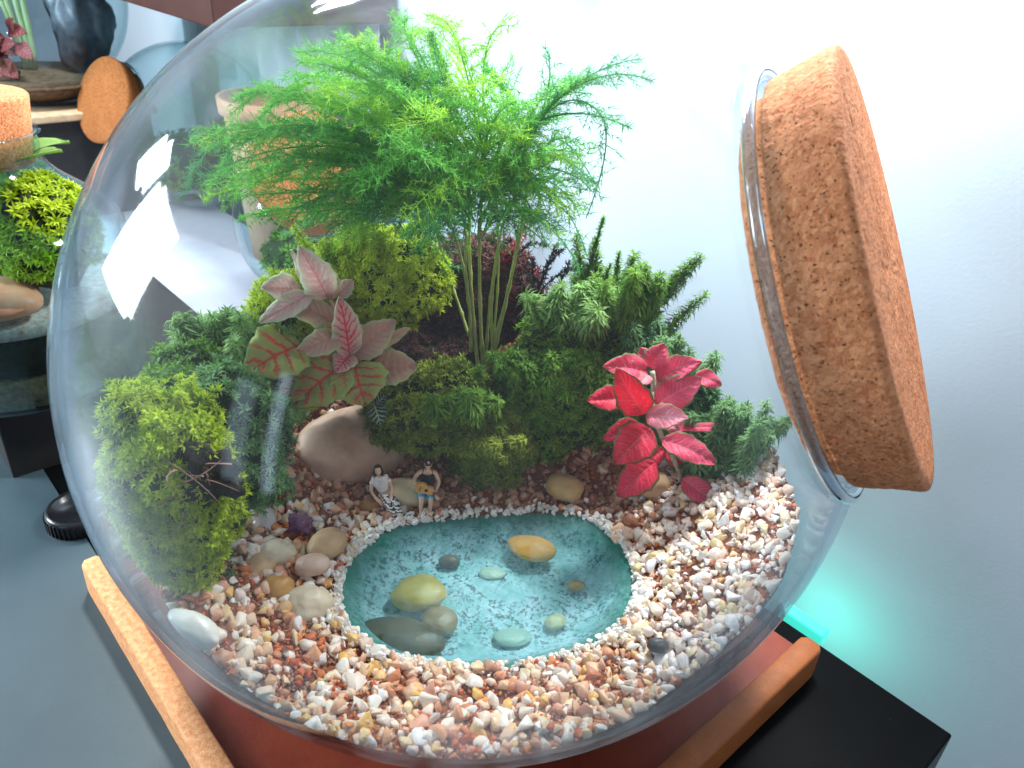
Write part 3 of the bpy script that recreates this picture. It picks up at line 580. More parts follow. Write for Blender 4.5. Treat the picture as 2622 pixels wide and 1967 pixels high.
def mound(px, Y, rad, mat, label, size=.42, count=500, protos_=STAR, seed=0, core='moss_core', upmix=.35, lump=.42, Rin=14.45):
    count = int(count * 1.75); size *= .74
    c = at_y(*px, Y); root = thing('moss_clump', c - V(0, 0, rad[2]), label, 'moss', 'clumps of moss inside the big jar')
    P, f = ICO[3]; d = np.array([mnoise.fractal(Vector(p * 1.4 + seed * 3.1), 1, 2.2, 4) for p in P]); P1 = P * (0.93 + lump * d)[:, None] * np.asarray(rad) + c
    MB().add(inside(P1, Rin - .5), f).build('core', MAT[core], root)
    u = rs.normal(size=(count * 3, 3)); u /= np.linalg.norm(u, axis=1)[:, None]
    vis = (u @ nrm(V(-.05, -.86, .5)) > -.2) & (u[:, 2] > -.75); u = u[vis][:count]
    dd = np.array([mnoise.fractal(Vector(p * 1.4 + seed * 3.1), 1, 2.2, 4) for p in u])
    pos = u * (0.95 + lump * dd)[:, None] * np.asarray(rad) + c + rs.normal(0, .13, (len(u), 3)); nn_ = u / np.asarray(rad); nn_ /= np.linalg.norm(nn_, axis=1)[:, None]
    pos = inside(pos, Rin - .25); up = nn_ + V(0, 0, upmix) + rs.normal(0, .25, (len(u), 3))
    mb = MB(); plant_sprigs(mb, protos_, pos, up, size * rs.uniform(.7, 1.25, len(u)), Rin); o = mb.build('sprigs', MM[mat], root, smooth=False); tag(o, kind='stuff'); return root
mound((450, 1245), -5.4, (2.25, 2.4, 4.5), 'lime', 'bright lime green moss cushion pressed against the left glass', .46, 1350, seed=1)
mound((520, 1500), -5.0, (2.0, 1.8, 1.5), 'teal', 'dull green moss at the foot of the lime moss cushion', .42, 330, seed=2)
mound((560, 1140), -2.5, (2.6, 2.4, 3.1), 'teal', 'cool green moss behind the bluish reflection on the left glass', .48, 620, seed=3)
mound((615, 965), 3.0, (2.8, 2.2, 2.6), 'pale', 'pale long leaved moss left of the large veined plant', 1.0, 380, STARB, seed=4)
mound((480, 1010), -1.5, (1.9, 1.8, 1.7), 'green', 'low green moss sloping down to the left glass', .5, 300, seed=5)
mound((760, 860), 4.4, (2.3, 2.2, 3.2), 'lime', 'yellow-green moss bank behind the pink veined plant', .5, 520, STARB, seed=6)
mound((965, 705), 7.6, (3.2, 2.4, 2.4), 'lime', 'light green feathery moss hummock at the back left of the fern', .46, 900, seed=7)
mound((1060, 1075), 4.6, (2.3, 1.6, 1.9), 'olive', 'dark olive moss between the river stone and the front moss', .46, 420, seed=8)
mound((1255, 1130), 4.6, (2.5, 1.9, 2.5), 'olive', 'olive moss mound in front, right behind the pond shore', .50, 720, STARB, seed=9)
mound((1455, 970), 6.0, (3.5, 2.4, 3.2), 'deep', 'deep green moss mound right of the fern stems', .44, 1100, seed=10)
mound((1550, 860), 8.2, (2.2, 1.9, 2.5), 'green', 'tall spiky star moss at the back right', 1.25, 230, STARB, seed=11)
mound((1710, 1030), 6.6, (2.3, 2.0, 2.0), 'teal', 'cool green moss behind the pink plant', .9, 300, STARB, seed=12)
mound((1350, 1060), 5.6, (2.4, 1.7, 2.3), 'green', 'bright green moss saddle joining the front mound to the deep green mound', .52, 420, seed=16)
mound((1150, 1010), 6.0, (2.0, 1.5, 1.7), 'olive', 'low olive moss at the foot of the fern stems', .48, 300, seed=17)
mound((1600, 1000), 5.6, (2.0, 1.6, 2.6), 'deep', 'dark moss between the deep green mound and the pink plant', .5, 380, seed=18)
mound((1850, 1170), 3.8, (1.7, 2.0, 2.6), 'teal', 'bluish green moss against the glass under the cork', .5, 460, seed=13)
mound((1080, 900), 8.6, (3.4, 1.6, 1.9), 'brown', 'withered brown moss in the shade behind the veined plant', .42, 420, STARB, seed=14, core='dark_soil')
mound((1220, 760), 10.2, (3.2, 1.6, 3.2), 'brown', 'dark brown tangled moss behind the fern stems', .5, 420, STARB, seed=15, core='dark_soil')
# tall single moss stems
root = thing('moss_clump', at_y(1560, 700, 8.0), 'upright bottlebrush moss stems rising above the star moss on the right', 'moss')
for (bxp, top, Yq) in (((1505, 720), (1545, 560), 7.6), ((1580, 740), (1585, 650), 8.2), ((1600, 800), (1650, 690), 8.0), ((1540, 760), (1562, 680), 6.9), ((1480, 800), (1475, 740), 6.6), ((1700, 850), (1735, 860), 7.4), ((1620, 850), (1690, 800), 6.8)):
    A_, B_ = at_y(*bxp, Yq), at_y(*top, Yq); L_ = np.linalg.norm(B_ - A_); mb = MB(); k = max(6, int(L_ / .10))
    pts = bez(A_, (A_ + B_) / 2 + V(-.1, 0, .1), B_, k); tube(mb, pts, np.linspace(.06, .02, k), 5)
    plant_sprigs(mb, STAR, pts[1:], np.gradient(pts, axis=0)[1:], np.linspace(.55, .30, k - 1)); mb.build('stem', MM['green'], root, smooth=False)

NEED = [leaf_strip(18, -10, 55, 1.0, .13, .9, seed=s_ + 60) for s_ in range(4)]
def spires(label, px0, Y0, spread, n, L0, L1, mat, ln=.55, seed=0):
    """upright moss stems with curved needle leaves all the way up"""
    c = at_y(*px0, Y0); root = thing('spiky_moss', c, label, 'moss', 'tufts of spiky moss inside the big jar'); r_ = random.Random(seed)
    for i in range(n):
        a = c + V(r_.gauss(0, spread[0]), r_.gauss(0, spread[1]), r_.uniform(-spread[2], spread[2] * .4)); d = nrm(V((a[0] - c[0]) * .25 + r_.gauss(0, .16), -.15 + r_.gauss(0, .16), 1)); l = r_.uniform(L0, L1)
        pts = inside(bez(a, a + d * l * .5 + V(r_.gauss(0, .08), 0, 0), a + d * l, max(6, int(l / .16))), 14.2); k = len(pts); mb = MB(); tube(mb, pts, np.linspace(.05, .025, k), 5)
        T = np.gradient(pts, axis=0); plant_sprigs(mb, NEED, pts[1:], T[1:] + rs.normal(0, .02, (k - 1, 3)), ln * np.linspace(1, .62, k - 1)); mb.build('stem', MM[mat], root, smooth=False)
spires('spiky pale green moss stars at the back right above the deep green mound', (1500, 800), 5.6, (.9, .4, .9), 20, .6, 1.5, 'pale', 1.0, 1)
spires('tall spiky moss stems rising against the white wall', (1580, 800), 6.8, (.9, .5, 1.1), 24, 1.4, 3.6, 'green', .85, 2)
spires('spiky moss on the slope behind the top of the pink plant', (1700, 930), 5.2, (1.1, .5, .8), 20, .8, 2.0, 'teal', .85, 3)
spires('loose spiky moss by the glass right of the pink plant', (1880, 1130), 2.0, (.8, .7, 1.6), 24, .8, 2.2, 'teal', .8, 4)
spires('green moss rosettes on the mound in front of the fern stems', (1200, 1050), 2.6, (1.3, .3, .5), 16, .3, .8, 'green', .8, 5)
spires('yellow green moss rosettes near the shore left of the yellow-tan pebble', (1240, 1130), 2.3, (1.1, .25, .7), 24, .25, .6, 'olive', .6, 6)
spires('light long leaved moss sprays on the crest left of the veined plant', (600, 880), 1.6, (1.3, .6, .8), 26, .6, 1.5, 'pale', .95, 7)
spires('small moss shoots on the crest of the lime moss cushion', (430, 1030), -4.6, (.9, .6, .5), 10, .5, 1.3, 'lime', .5, 8)
spires('feathery moss shoots on top of the back left hummock', (920, 660), 5.8, (1.5, .4, .7), 24, .6, 1.4, 'lime', .6, 9)
spires('short green moss rosettes covering the deep green mound', (1440, 960), 3.9, (1.5, .3, 1.3), 34, .3, .8, 'green', .75, 10)

# exposed roots in the left moss
c = at_y(515, 1215, -6.7); root = thing('root_ball', c - V(0, 0, 1), 'dark hollow of bare roots in the lime moss at the left', 'roots')
P, f = rock(c, (1.15, .7, 1.2), 41, .5, 4, freq=2.2); MB().add(inside(P, 14.1), f).build('soil_lump', MAT['dark_soil'], root)
rm = surf('pale_roots', [(0.16, 0.05, 0.04), (0.40, 0.22, 0.18)], .6, 2)
for i in range(15):
    a = c + np.array([rnd.gauss(0, .7), -.75 + rnd.gauss(0, .2), rnd.gauss(0, .7)]); b = a + np.array([rnd.gauss(0, .7), rnd.gauss(-.1, .2), rnd.gauss(-.2, .6)])
    mb = MB(); tube(mb, inside(bez(a, (a + b) / 2 + np.array([rnd.gauss(0, .4), -.3, rnd.gauss(0, .4)]), b, 8), 14.4), np.linspace(.035, .012, 8), 5); mb.build('root', rm, root)

# ------------------------------------------------------------------ asparagus fern
def fern_frond(mb, pts, blen, seed, dens=1.0, nl=.46, wd=.040):
    r_ = np.random.RandomState(seed); n = len(pts); T = np.gradient(pts, axis=0); T /= np.linalg.norm(T, axis=1)[:, None]
    tube(mb, pts, np.linspace(.055, .02, n), 4, cap=False)
    bases, dirs = [], []
    side0 = np.cross(T[n // 2], V(0, 0, 1)); side0 = nrm(side0 + V(0, 0, r_.uniform(-.35, .35)))
    L_ = np.linalg.norm(np.diff(pts, axis=0), axis=1).sum(); m_ = int(L_ / .30 * dens)
    bp = []
    for i in range(m_):
        t = (i + r_.uniform(0, .6)) / m_; k = min(n - 1.001, t * (n - 1)); k0 = int(k); p = pts[k0] * (1 - k + k0) + pts[k0 + 1] * (k - k0)
        if t < .12: continue
        s_ = 1 if i % 2 else -1; bl = blen * (math.sin(math.pi * min(1, t * .80 + .20)) ** .8 * .9 + .12) * r_.uniform(.7, 1.15)
        d = nrm(side0 * s_ * .9 + T[k0] * .75 + r_.normal(0, .22, 3) + V(0, 0, .05)); q = bez(p, p + d * bl * .55, p + d * bl + V(0, 0, -.12 * bl), 7); bp.append(q)
    ctr = []
    for q in bp:
        w_ = nrm(np.cross(q[-1] - q[0], V(0, .5, 1))) * .016; k = len(q); W = np.linspace(1, .4, k)[:, None] * w_
        mb.add(np.concatenate([q - W, q + W]), [[i, i + 1, k + i + 1, k + i] for i in range(k - 1)])
        L2 = np.linalg.norm(q[-1] - q[0]); m2 = max(3, int(L2 / .15)); tt = np.linspace(.08, 1, m2) * (k - 1) * .999; i0 = tt.astype(int); fr_ = (tt - i0)[:, None]
        ps = q[i0] * (1 - fr_) + q[i0 + 1] * fr_; td = nrm(q[-1] - q[0])
        for _ in range(4): bases.append(ps); dd = td * .75 + r_.normal(0, .62, (m2, 3)); dirs.append(dd / np.linalg.norm(dd, axis=1)[:, None])
    B_ = np.concatenate(bases); D_ = np.concatenate(dirs); n = len(B_); ln = nl * r_.uniform(.55, 1.15, n)[:, None]
    h = r_.normal(size=(n, 3)); W = np.cross(D_, h); W /= np.linalg.norm(W, axis=1)[:, None]; W *= wd / 2
    P = np.stack([B_ - W, B_ + W, B_ + D_ * ln], 1).reshape(-1, 3); mb.add(inside(P, 14.55), np.arange(3 * n).reshape(-1, 3))
fernm = [surf('fern_bright', [(0.0, (0.24, 0.54, 0.04)), (.5, (0.38, 0.68, 0.07)), (1, (0.54, 0.78, 0.14))], .55, .8, island=.35, trans=.5, spec=.2),
         surf('fern_mid', [(0.0, (0.09, 0.36, 0.05)), (.5, (0.18, 0.52, 0.09)), (1, (0.32, 0.66, 0.16))], .55, .8, island=.35, trans=.5, spec=.2),
         surf('fern_cool', [(0.0, (0.05, 0.25, 0.07)), (.5, (0.11, 0.38, 0.13)), (1, (0.22, 0.52, 0.22))], .55, .8, island=.35, trans=.45, spec=.2)]
FB = at_y(1240, 960, 6.6)
fern = thing('asparagus_fern', FB, 'tall feathery green asparagus fern with thin bare stems in the middle of the jar', 'fern')
stemm = surf('fern_stem', [(0.13, 0.16, 0.03), (0.30, 0.34, 0.10), (0.20, 0.26, 0.06)], .5, 1.5, stretch=(1, 1, .6))
tops = [(1150, 560, 6.6), (1175, 480, 6.0), (1205, 430, 7.2), (1240, 420, 6.2), (1268, 470, 7.0), (1300, 520, 6.4), (1330, 560, 7.4), (1225, 560, 5.6), (1120, 640, 7.8), (1355, 430, 6.8), (1190, 640, 5.8), (1285, 620, 5.9)]
bases_ = [(1205, 900), (1222, 945), (1228, 960), (1240, 962), (1250, 950), (1244, 975), (1256, 930), (1236, 965), (1200, 860), (1250, 925), (1216, 900), (1262, 905)]
stem_tops = []
for i, ((tx, ty, tY), (bxx, byy)) in enumerate(zip(tops, bases_)):
    A_ = at_y(bxx, byy, 6.5 + rnd.uniform(-.4, .4)); B_ = at_y(tx, ty, tY); M_ = (A_ + B_) / 2 + V(rnd.uniform(-.6, .6), rnd.uniform(-.4, .4), rnd.uniform(.2, .9))
    pts = bez(A_, M_, B_, 22); mb = MB(); rad = np.linspace(.085, .045, 22) * rnd.uniform(.7, 1.15); rad[3 + i % 3::5] *= 1.5; tube(mb, pts, rad, 7); mb.build('stem', stemm, fern); stem_tops.append(B_)
fr_px = [  # (start px) (mid px) (end px) depth at the end, branchlet length, tone
 ((1170, 470), (820, 300), (470, 350), 3, 1.9, 1), ((1150, 430), (840, 220), (540, 225), 5, 1.9, 1), ((1160, 500), (860, 380), (520, 470), 1, 1.8, 1), ((1170, 520), (860, 480), (600, 505), 3, 1.6, 1),
 ((1180, 420), (950, 200), (640, 165), 7, 1.9, 1), ((1190, 400), (960, 140), (760, 130), 5, 1.8, 1), ((1190, 380), (1010, 160), (860, 95), 3, 1.8, 1), ((1150, 520), (930, 330), (700, 300), 8, 2.0, 2),
 ((1160, 520), (980, 440), (800, 400), 5, 2.0, 1), ((1180, 480), (1010, 290), (820, 230), 2, 1.9, 0), ((1200, 420), (1080, 200), (980, 150), 4, 1.9, 1), ((1200, 520), (1000, 500), (840, 590), 4, 1.5, 2),
 ((1210, 430), (1130, 170), (1110, 90), 6, 1.5, 1), ((1230, 330), (1190, 90), (1110, 62), 5, 1.3, 0), ((1240, 330), (1230, 60), (1320, 70), 5, 1.2, 0), ((1240, 420), (1260, 230), (1180, 220), 3, 1.9, 0),
 ((1260, 420), (1330, 230), (1240, 180), 6, 1.8, 1), ((1290, 470), (1400, 240), (1510, 200), 5, 1.7, 1), ((1300, 430), (1440, 200), (1640, 150), 4, 1.25, 2), ((1380, 300), (1520, 170), (1665, 205), 3.5, 1.2, 2),
 ((1330, 420), (1420, 230), (1400, 130), 6, 1.2, 2), ((1360, 330), (1480, 210), (1560, 330), 5, .8, 2), ((1480, 260), (1590, 300), (1500, 560), 5, .85, 2), ((1390, 420), (1420, 300), (1530, 480), 6, .9, 2),
 ((1230, 520), (1330, 360), (1500, 400), 2, 1.9, 1), ((1220, 470), (1210, 320), (1380, 300), 5, 1.9, 1), ((1210, 520), (1130, 380), (1000, 350), 1, 1.9, 1), ((1240, 560), (1290, 420), (1470, 560), 4, 1.6, 2),
 ((1390, 400), (1180, 400), (1040, 560), 0.5, 1.35, 0), ((1330, 440), (1260, 420), (1130, 480), 2, 1.5, 1), ((1350, 480), (1420, 460), (1500, 640), 6, 1.1, 2), ((1290, 560), (1400, 540), (1490, 700), 6.5, 1.0, 2),
 ((1250, 560), (1340, 520), (1430, 590), 3, 1.4, 2), ((1180, 560), (1080, 480), (1010, 600), 5, 1.4, 2), ((1160, 560), (1090, 560), (1160, 700), 7, 1.1, 2), ((1130, 620), (1100, 560), (1060, 680), 7, 1.0, 2),
 ((1200, 560), (1170, 500), (1120, 590), 5, 1.5, 2), ((1240, 600), (1260, 520), (1330, 600), 5, 1.5, 2), ((1190, 420), (1100, 300), (1020, 220), 1.5, 1.8, 1), ((1230, 440), (1250, 300), (1320, 260), 2, 1.9, 1),
 ((1250, 480), (1330, 330), (1440, 300), 7, 1.8, 1), ((1180, 470), (930, 430), (720, 560), 6, 1.4, 1), ((1200, 380), (1060, 100), (1020, 60), 6, 1.4, 1), ((1170, 470), (1000, 360), (900, 470), 2, 1.8, 1),
 ((1260, 430), (1320, 380), (1370, 430), 5, 1.6, 1), ((1180, 430), (1060, 260), (930, 260), 7, 1.9, 2), ((1200, 500), (1100, 420), (1060, 440), 3, 1.8, 1), ((1150, 450), (770, 250), (430, 440), 4, 1.6, 2),
 ((1300, 480), (1350, 400), (1450, 480), 7, 1.6, 2), ((1320, 350), (1450, 260), (1620, 330), 4.5, .7, 2)]
extra = []
fr_px += [((1200, 520), (1150, 470), (1080, 590), 3.5, 1.5, 2), ((1230, 520), (1240, 460), (1210, 620), 4.5, 1.4, 2), ((1260, 520), (1330, 450), (1390, 610), 4.5, 1.5, 2), ((1290, 480), (1400, 430), (1480, 540), 4, 1.6, 1),
          ((1300, 440), (1420, 370), (1520, 470), 5, 1.3, 2), ((1180, 500), (1020, 440), (880, 560), 3, 1.6, 1), ((1170, 480), (900, 420), (740, 520), 4, 1.6, 1), ((1160, 480), (820, 360), (560, 440), 5, 1.7, 1), ((1250, 500), (1300, 430), (1260, 560), 2.5, 1.5, 1), ((1190, 500), (1080, 420), (1150, 560), 2, 1.5, 0)]
for (a, b, c, Yq, bl, tone) in fr_px:
    if bl > 1.25:
        for q in range(1 if c[0] > 1200 else 2): extra.append(((a[0] + rnd.randint(-30, 30), a[1] + rnd.randint(-40, 60)), (b[0] + rnd.randint(-45, 45), b[1] + rnd.randint(-35, 60)), (c[0] + rnd.randint(-10, 75) * (1 if c[0] < 1100 else -.6), c[1] + rnd.randint(-15, 75)), Yq + rnd.uniform(-1.5, 2.5), bl * rnd.uniform(.75, 1), rnd.choice((0, 1, 1, 2))))
for i, (a, b, c, Yq, bl, tone) in enumerate(fr_px + extra):
    A_ = at_y(*a, 6.3); Bm = at_y(*b, (6.3 + Yq) / 2); C_ = at_y(*c, Yq)
    Bc = 2 * Bm - (A_ + C_) / 2                       # curve passes through the middle point
    Bc = Bm * .75 + Bc * .25; pts = inside(bez(A_, Bc, C_, 14), 14.0); mb = MB(); fern_frond(mb, pts, bl, 100 + i, 1.45 if bl > 1.25 else 1.15); mb.build('frond', fernm[tone], fern, smooth=False)

# ------------------------------------------------------------------ veined plants
def leaf(mb, base, tip, normal, width, curl=.25, fold=.18, nu=22, nv=12, wave=.07, seed=0, th=.0):
    base, tip = np.asarray(base, float), np.asarray(tip, float); ax = tip - base; L_ = np.linalg.norm(ax); ax = ax / L_
    nn_ = nrm(normal - ax * (normal @ ax)); sd = np.cross(ax, nn_); r_ = random.Random(seed); ph = r_.uniform(0, 6)
    P = []; U = []; f = []
    for i in range(nu + 1):
        u = i / nu; wv = width * (math.sin(math.pi * u ** .78) ** .72) * .5 + .012; bow = math.sin(math.pi * u) * curl * L_ * .35 - (u ** 2) * curl * L_ * .25
        for j in range(nv + 1):
            v = j / nv * 2 - 1
            h = bow + abs(v) * fold * wv * 1.4 - (v * v) * fold * wv * .8 + wave * math.sin(u * 9 + v * 3 + ph) * (abs(v)) - .05 * (1 - abs(v)) ** 4 * width * .3
            h += .030 * math.cos((u - abs(v) * .22) * 7 * 2 * math.pi) * min(1, 4 * abs(v)) * (1 - abs(v)) * 2 * width
            P.append(base + ax * L_ * u + sd * v * wv * (1 + .05 * math.sin(u * 26 + ph) + .03 * math.sin(u * 47 + ph * 2)) + nn_ * h); U.append((u, j / nv))
    for i in range(nu):
        for j in range(nv):
            k = i * (nv + 1) + j; f.append([k, k + 1, k + nv + 2, k + nv + 1])
    mb.add(inside(np.array(P), 14.5), f, uv=U)
pm = [leaf_mat('pale_pink_leaf', (0.74, 0.82, 0.62), (0.82, 0.90, 0.72), (0.98, 0.88, 0.84), mid=(0.92, 0.62, 0.60), vw=.10, n=8, mr=(0.90, 0.45, 0.46)),
      leaf_mat('green_leaf_red_veins', (0.52, 0.64, 0.18), (0.54, 0.68, 0.24), (0.98, 0.12, 0.09), mid=(0.62, 0.58, 0.22), vw=.10, n=5),
      leaf_mat('dull_pink_leaf', (0.68, 0.68, 0.42), (0.70, 0.78, 0.46), (0.94, 0.42, 0.36), mid=(0.84, 0.54, 0.44), vw=.07, n=8),
      leaf_mat('white_leaf_pink_veins', (0.76, 0.82, 0.66), (0.82, 0.88, 0.70), (0.98, 0.12, 0.18), mid=(0.94, 0.60, 0.58), vw=.13, n=8)]
rosem = [leaf_mat('pink_leaf', (0.98, 0.11, 0.24), (0.20, 0.32, 0.12), (0.99, 0.58, 0.66), vw=.07, n=12, mid=(0.98, 0.16, 0.30), mr=(0.99, 0.55, 0.62)),
         leaf_mat('pale_pink_shiny_leaf', (0.96, 0.24, 0.34), (0.34, 0.34, 0.18), (0.99, 0.74, 0.80), vw=.12, n=12, mid=(0.98, 0.42, 0.52)),
         leaf_mat('crimson_leaf', (0.90, 0.03, 0.09), (0.12, 0.20, 0.06), (0.99, 0.36, 0.42), vw=.07, n=12, mid=(0.95, 0.05, 0.13), mr=(0.97, 0.36, 0.42))]
tocam = lambda p: nrm(PC - p)
def leaves(root, rows, mats, Rr=0.0):
    for i, (b, Yb, t_, Yt, wd, mi, nx, nz) in enumerate(rows):
        B_, T_ = at_y(*b, Yb), at_y(*t_, Yt); mb = MB(); L_ = np.linalg.norm(T_ - B_)
        leaf(mb, B_, T_, nrm(tocam(B_) + V(nx, 0, nz)), wd, rnd.uniform(.1, .35), rnd.uniform(.15, .4), seed=i); o = mb.build('leaf', mats[mi], root, uv=True)
        md = o.modifiers.new('thickness', 'SOLIDIFY'); md.thickness = .035 * S
        yield o
fb = at_y(905, 1010, 5.4)
fit = thing('veined_plant', fb, 'pale green plant with pink veined leaves standing behind the brown river stone', 'plant')
rows = [((838, 760), 3.2, (770, 636), 2.2, 1.75, 0, 0, .2), ((800, 740), 3.4, (742, 640), 3.6, .55, 0, -1.0, 0), ((850, 765), 3.3, (850, 680), 4.2, .8, 2, .9, 0), ((775, 745), 3.0, (672, 735), 1.6, 1.6, 0, -.2, .5),
        ((800, 750), 2.6, (665, 825), 1.0, 1.2, 0, -.3, .1), ((895, 910), 2.6, (872, 765), 1.9, 1.55, 3, .2, .1), ((860, 830), 3.0, (700, 770), 2.0, 1.7, 2, 0, .9), ((875, 860), 2.4, (757, 905), .9, 1.35, 2, 0, .3),
        ((775, 880), 1.8, (628, 955), -.6, 3.0, 1, -.1, .5), ((905, 910), 2.9, (1010, 820), 3.4, 1.75, 2, .2, .4), ((935, 910), 3.4, (1050, 838), 4.6, .7, 2, .5, .8), ((895, 920), 2.4, (750, 1035), .6, 2.8, 1, 0, .4),
        ((905, 930), 2.3, (935, 1038), 1.2, 3.1, 1, 0, -.2), ((950, 950), 3.2, (1068, 935), 3.6, 2.1, 2, .2, .6), ((860, 760), 4.0, (905, 715), 4.6, .9, 0, .2, .3), ((900, 905), 2.7, (860, 950), 1.5, 1.3, 3, 0, .8),
        ((880, 850), 2.2, (832, 832), 1.8, .5, 1, 0, 0), ((820, 960), 2.0, (715, 1015), .8, 1.8, 1, 0, .5)]
list(leaves(fit, [r_[:4] + (r_[4] * .86,) + r_[5:] for r_ in rows], pm))
stm = surf('pink_stem', [(0.42, 0.20, 0.16), (0.58, 0.36, 0.28)], .5, 2)
nodes_ = [at_y(905, 1010, 5.4), at_y(905, 925, 2.9), at_y(868, 850, 3.0), at_y(845, 765, 3.4), at_y(820, 735, 3.3)]
for a, b in zip(nodes_[:-1], nodes_[1:]): mb = MB(); tube(mb, bez(a, (a + b) / 2 + V(.1, 0, .05), b, 6), .11, 7); mb.build('stem', stm, fit)
sp = thing('veined_sprig', at_y(960, 1035, 3.6), 'small dark green leaf with white veins beside the top of the river stone', 'plant')
wv_ = leaf_mat('white_veined_leaf', (0.05, 0.12, 0.05), (0.10, 0.2, 0.08), (0.75, 0.85, 0.68), vw=.12, n=5)
list(leaves(sp, [((958, 1035), 2.4, (975, 1088), 1.9, .95, 0, 0, .2), ((962, 1035), 2.6, (990, 1010), 3.0, .6, 0, 0, .2)], [wv_])); mb = MB(); tube(mb, bez(at_y(960, 1035, 4.2), at_y(955, 1030, 3.2), at_y(958, 1035, 2.4), 6), .04, 5); mb.build('stem', stm, sp)
rb_ = at_y(1750, 1250, 3.4)
rose = thing('veined_plant', rb_, 'hot pink leaved plant with green leaf edges right of the pond', 'plant')
rows = [((1655, 950), 2.6, (1550, 935), 1.6, 1.55, 0, 0, .3), ((1668, 945), 2.8, (1700, 880), 3.0, 1.5, 0, 0, .1), ((1680, 960), 2.6, (1795, 925), 2.0, 1.45, 0, .1, .3), ((1650, 1060), 1.6, (1580, 950), .4, 1.9, 2, -.1, 0),
        ((1600, 1020), 2.2, (1505, 1025), 1.8, 1.5, 2, -.2, .3), ((1680, 1035), 1.9, (1795, 970), 1.6, 1.95, 0, .1, .2), ((1655, 1065), 1.2, (1760, 1070), .1, 1.45, 1, .1, .2), ((1665, 1095), 1.6, (1575, 1185), .2, 2.3, 2, 0, .1),
        ((1640, 1085), 2.2, (1545, 1125), 1.4, 1.3, 2, -.1, .1), ((1695, 1125), 1.7, (1835, 1185), .8, 1.6, 0, .1, .5), ((1710, 1105), 2.8, (1890, 1098), 2.0, .7, 0, 0, 1.6), ((1680, 1180), 1.4, (1580, 1270), .6, 2.0, 2, 0, .1),
        ((1745, 1225), 1.8, (1845, 1300), .8, 1.45, 0, 0, .2), ((1780, 960), 2.9, (1848, 985), 2.6, 1.1, 0, .3, .4), ((1720, 1140), 3.0, (1735, 1200), 2.6, 1.1, 2, 0, .2), ((1670, 960), 3.4, (1720, 1010), 3.0, 1.2, 0, 0, .3), ((1660, 960), 2.2, (1635, 985), 1.5, .8, 1, 0, .3)]
rows = [r_[:4] + (r_[4] * .80,) + r_[5:] for r_ in rows] + [((1650, 1000), 2.4, (1590, 1010), 1.9, .9, 0, 0, .2), ((1690, 1070), 2.4, (1740, 1100), 2.2, .8, 1, .2, .4), ((1700, 1150), 2.4, (1640, 1190), 2.0, .9, 2, 0, .2), ((1665, 935), 3.4, (1640, 890), 3.6, .8, 0, 0, .1)]
list(leaves(rose, rows, rosem))
hs = surf('fuzzy_green_stem', [(0.34, 0.38, 0.26), (0.52, 0.50, 0.38)], .7, 3, bump=.05)
nodes_ = [rb_, at_y(1735, 1200, 2.6), at_y(1695, 1120, 2.1), at_y(1665, 1060, 2.1), at_y(1672, 1000, 2.6), at_y(1670, 950, 2.9)]
for a, b in zip(nodes_[:-1], nodes_[1:]): mb = MB(); tube(mb, bez(a, (a + b) / 2 + V(.08, 0, .05), b, 6), .12, 7); mb.build('stem', hs, rose)

# red and dark feathery plants at the back
def plume(root, a, m_, c, mat, bl, nlf, wd, dens, seed):
    mb = MB(); fern_frond(mb, inside(bez(a, m_, c, 9), 14.0), bl, seed, dens, nlf, wd); mb.build('frond', mat, root, smooth=False)
redm = surf('crimson_needles', [(0.20, 0.008, 0.015), (0.45, 0.02, 0.05), (0.60, 0.06, 0.10)], .6, 1, island=.5, trans=.4)
drk = surf('purple_black_needles', [(0.012, 0.010, 0.014), (0.05, 0.03, 0.04)], .6, 1, island=.5)
b0 = at_y(1300, 830, 9.6)
rp = thing('feathery_plant', b0, 'crimson needle leaved plant behind the fern stems', 'plant')
for i, (mx_, tx) in enumerate((((1290, 700), (1345, 575)), ((1310, 690), (1320, 620)), ((1300, 760), (1370, 690)), ((1290, 760), (1330, 740)), ((1290, 800), (1400, 770)), ((1270, 720), (1290, 650)))):
    plume(rp, b0, at_y(*mx_, 9.4), at_y(*tx, 9.0), redm, .55, .36, .08, 1.2, 400 + i)
dpn = thing('feathery_plant', at_y(1370, 760, 9.0), 'dark purple plant with comb like fronds against the pale wall', 'plant')
for i, (a, mx_, tx) in enumerate((((1370, 760), (1400, 680), (1425, 625)), ((1380, 750), (1440, 680), (1482, 690)), ((1380, 740), (1410, 650), (1440, 640)), ((1370, 755), (1360, 700), (1365, 660)), ((1300, 700), (1340, 600), (1400, 630)), ((1400, 770), (1440, 720), (1460, 665)))):
    plume(dpn, at_y(*a, 8.8), at_y(*mx_, 8.5), at_y(*tx, 8.2), drk, .28, .26, .085, 2.2, 500 + i)

# ------------------------------------------------------------------ two miniature people
def skin(joints, edges, rad, level=2):
    me = bpy.data.meshes.new('tmp'); me.from_pydata([tuple(map(float, j)) for j in joints], edges, []); o = bpy.data.objects.new('tmp', me); COL.objects.link(o)
    o.modifiers.new('s', 'SKIN'); 
    for i, r_ in enumerate(rad):
        a, b = (r_ if isinstance(r_, tuple) else (r_, r_)); me.skin_vertices[0].data[i].radius = (a, b); me.skin_vertices[0].data[i].use_root = (i == 0)
    ss = o.modifiers.new('ss', 'SUBSURF'); ss.levels = level; ss.render_levels = level
    dg = bpy.context.evaluated_depsgraph_get(); dg.update(); ev = o.evaluated_get(dg).to_mesh()
    P = np.array([v.co[:] for v in ev.vertices]); f = [list(p.vertices) for p in ev.polygons]
    o.evaluated_get(dg).to_mesh_clear(); bpy.data.objects.remove(o); bpy.data.meshes.remove(me); return P, f
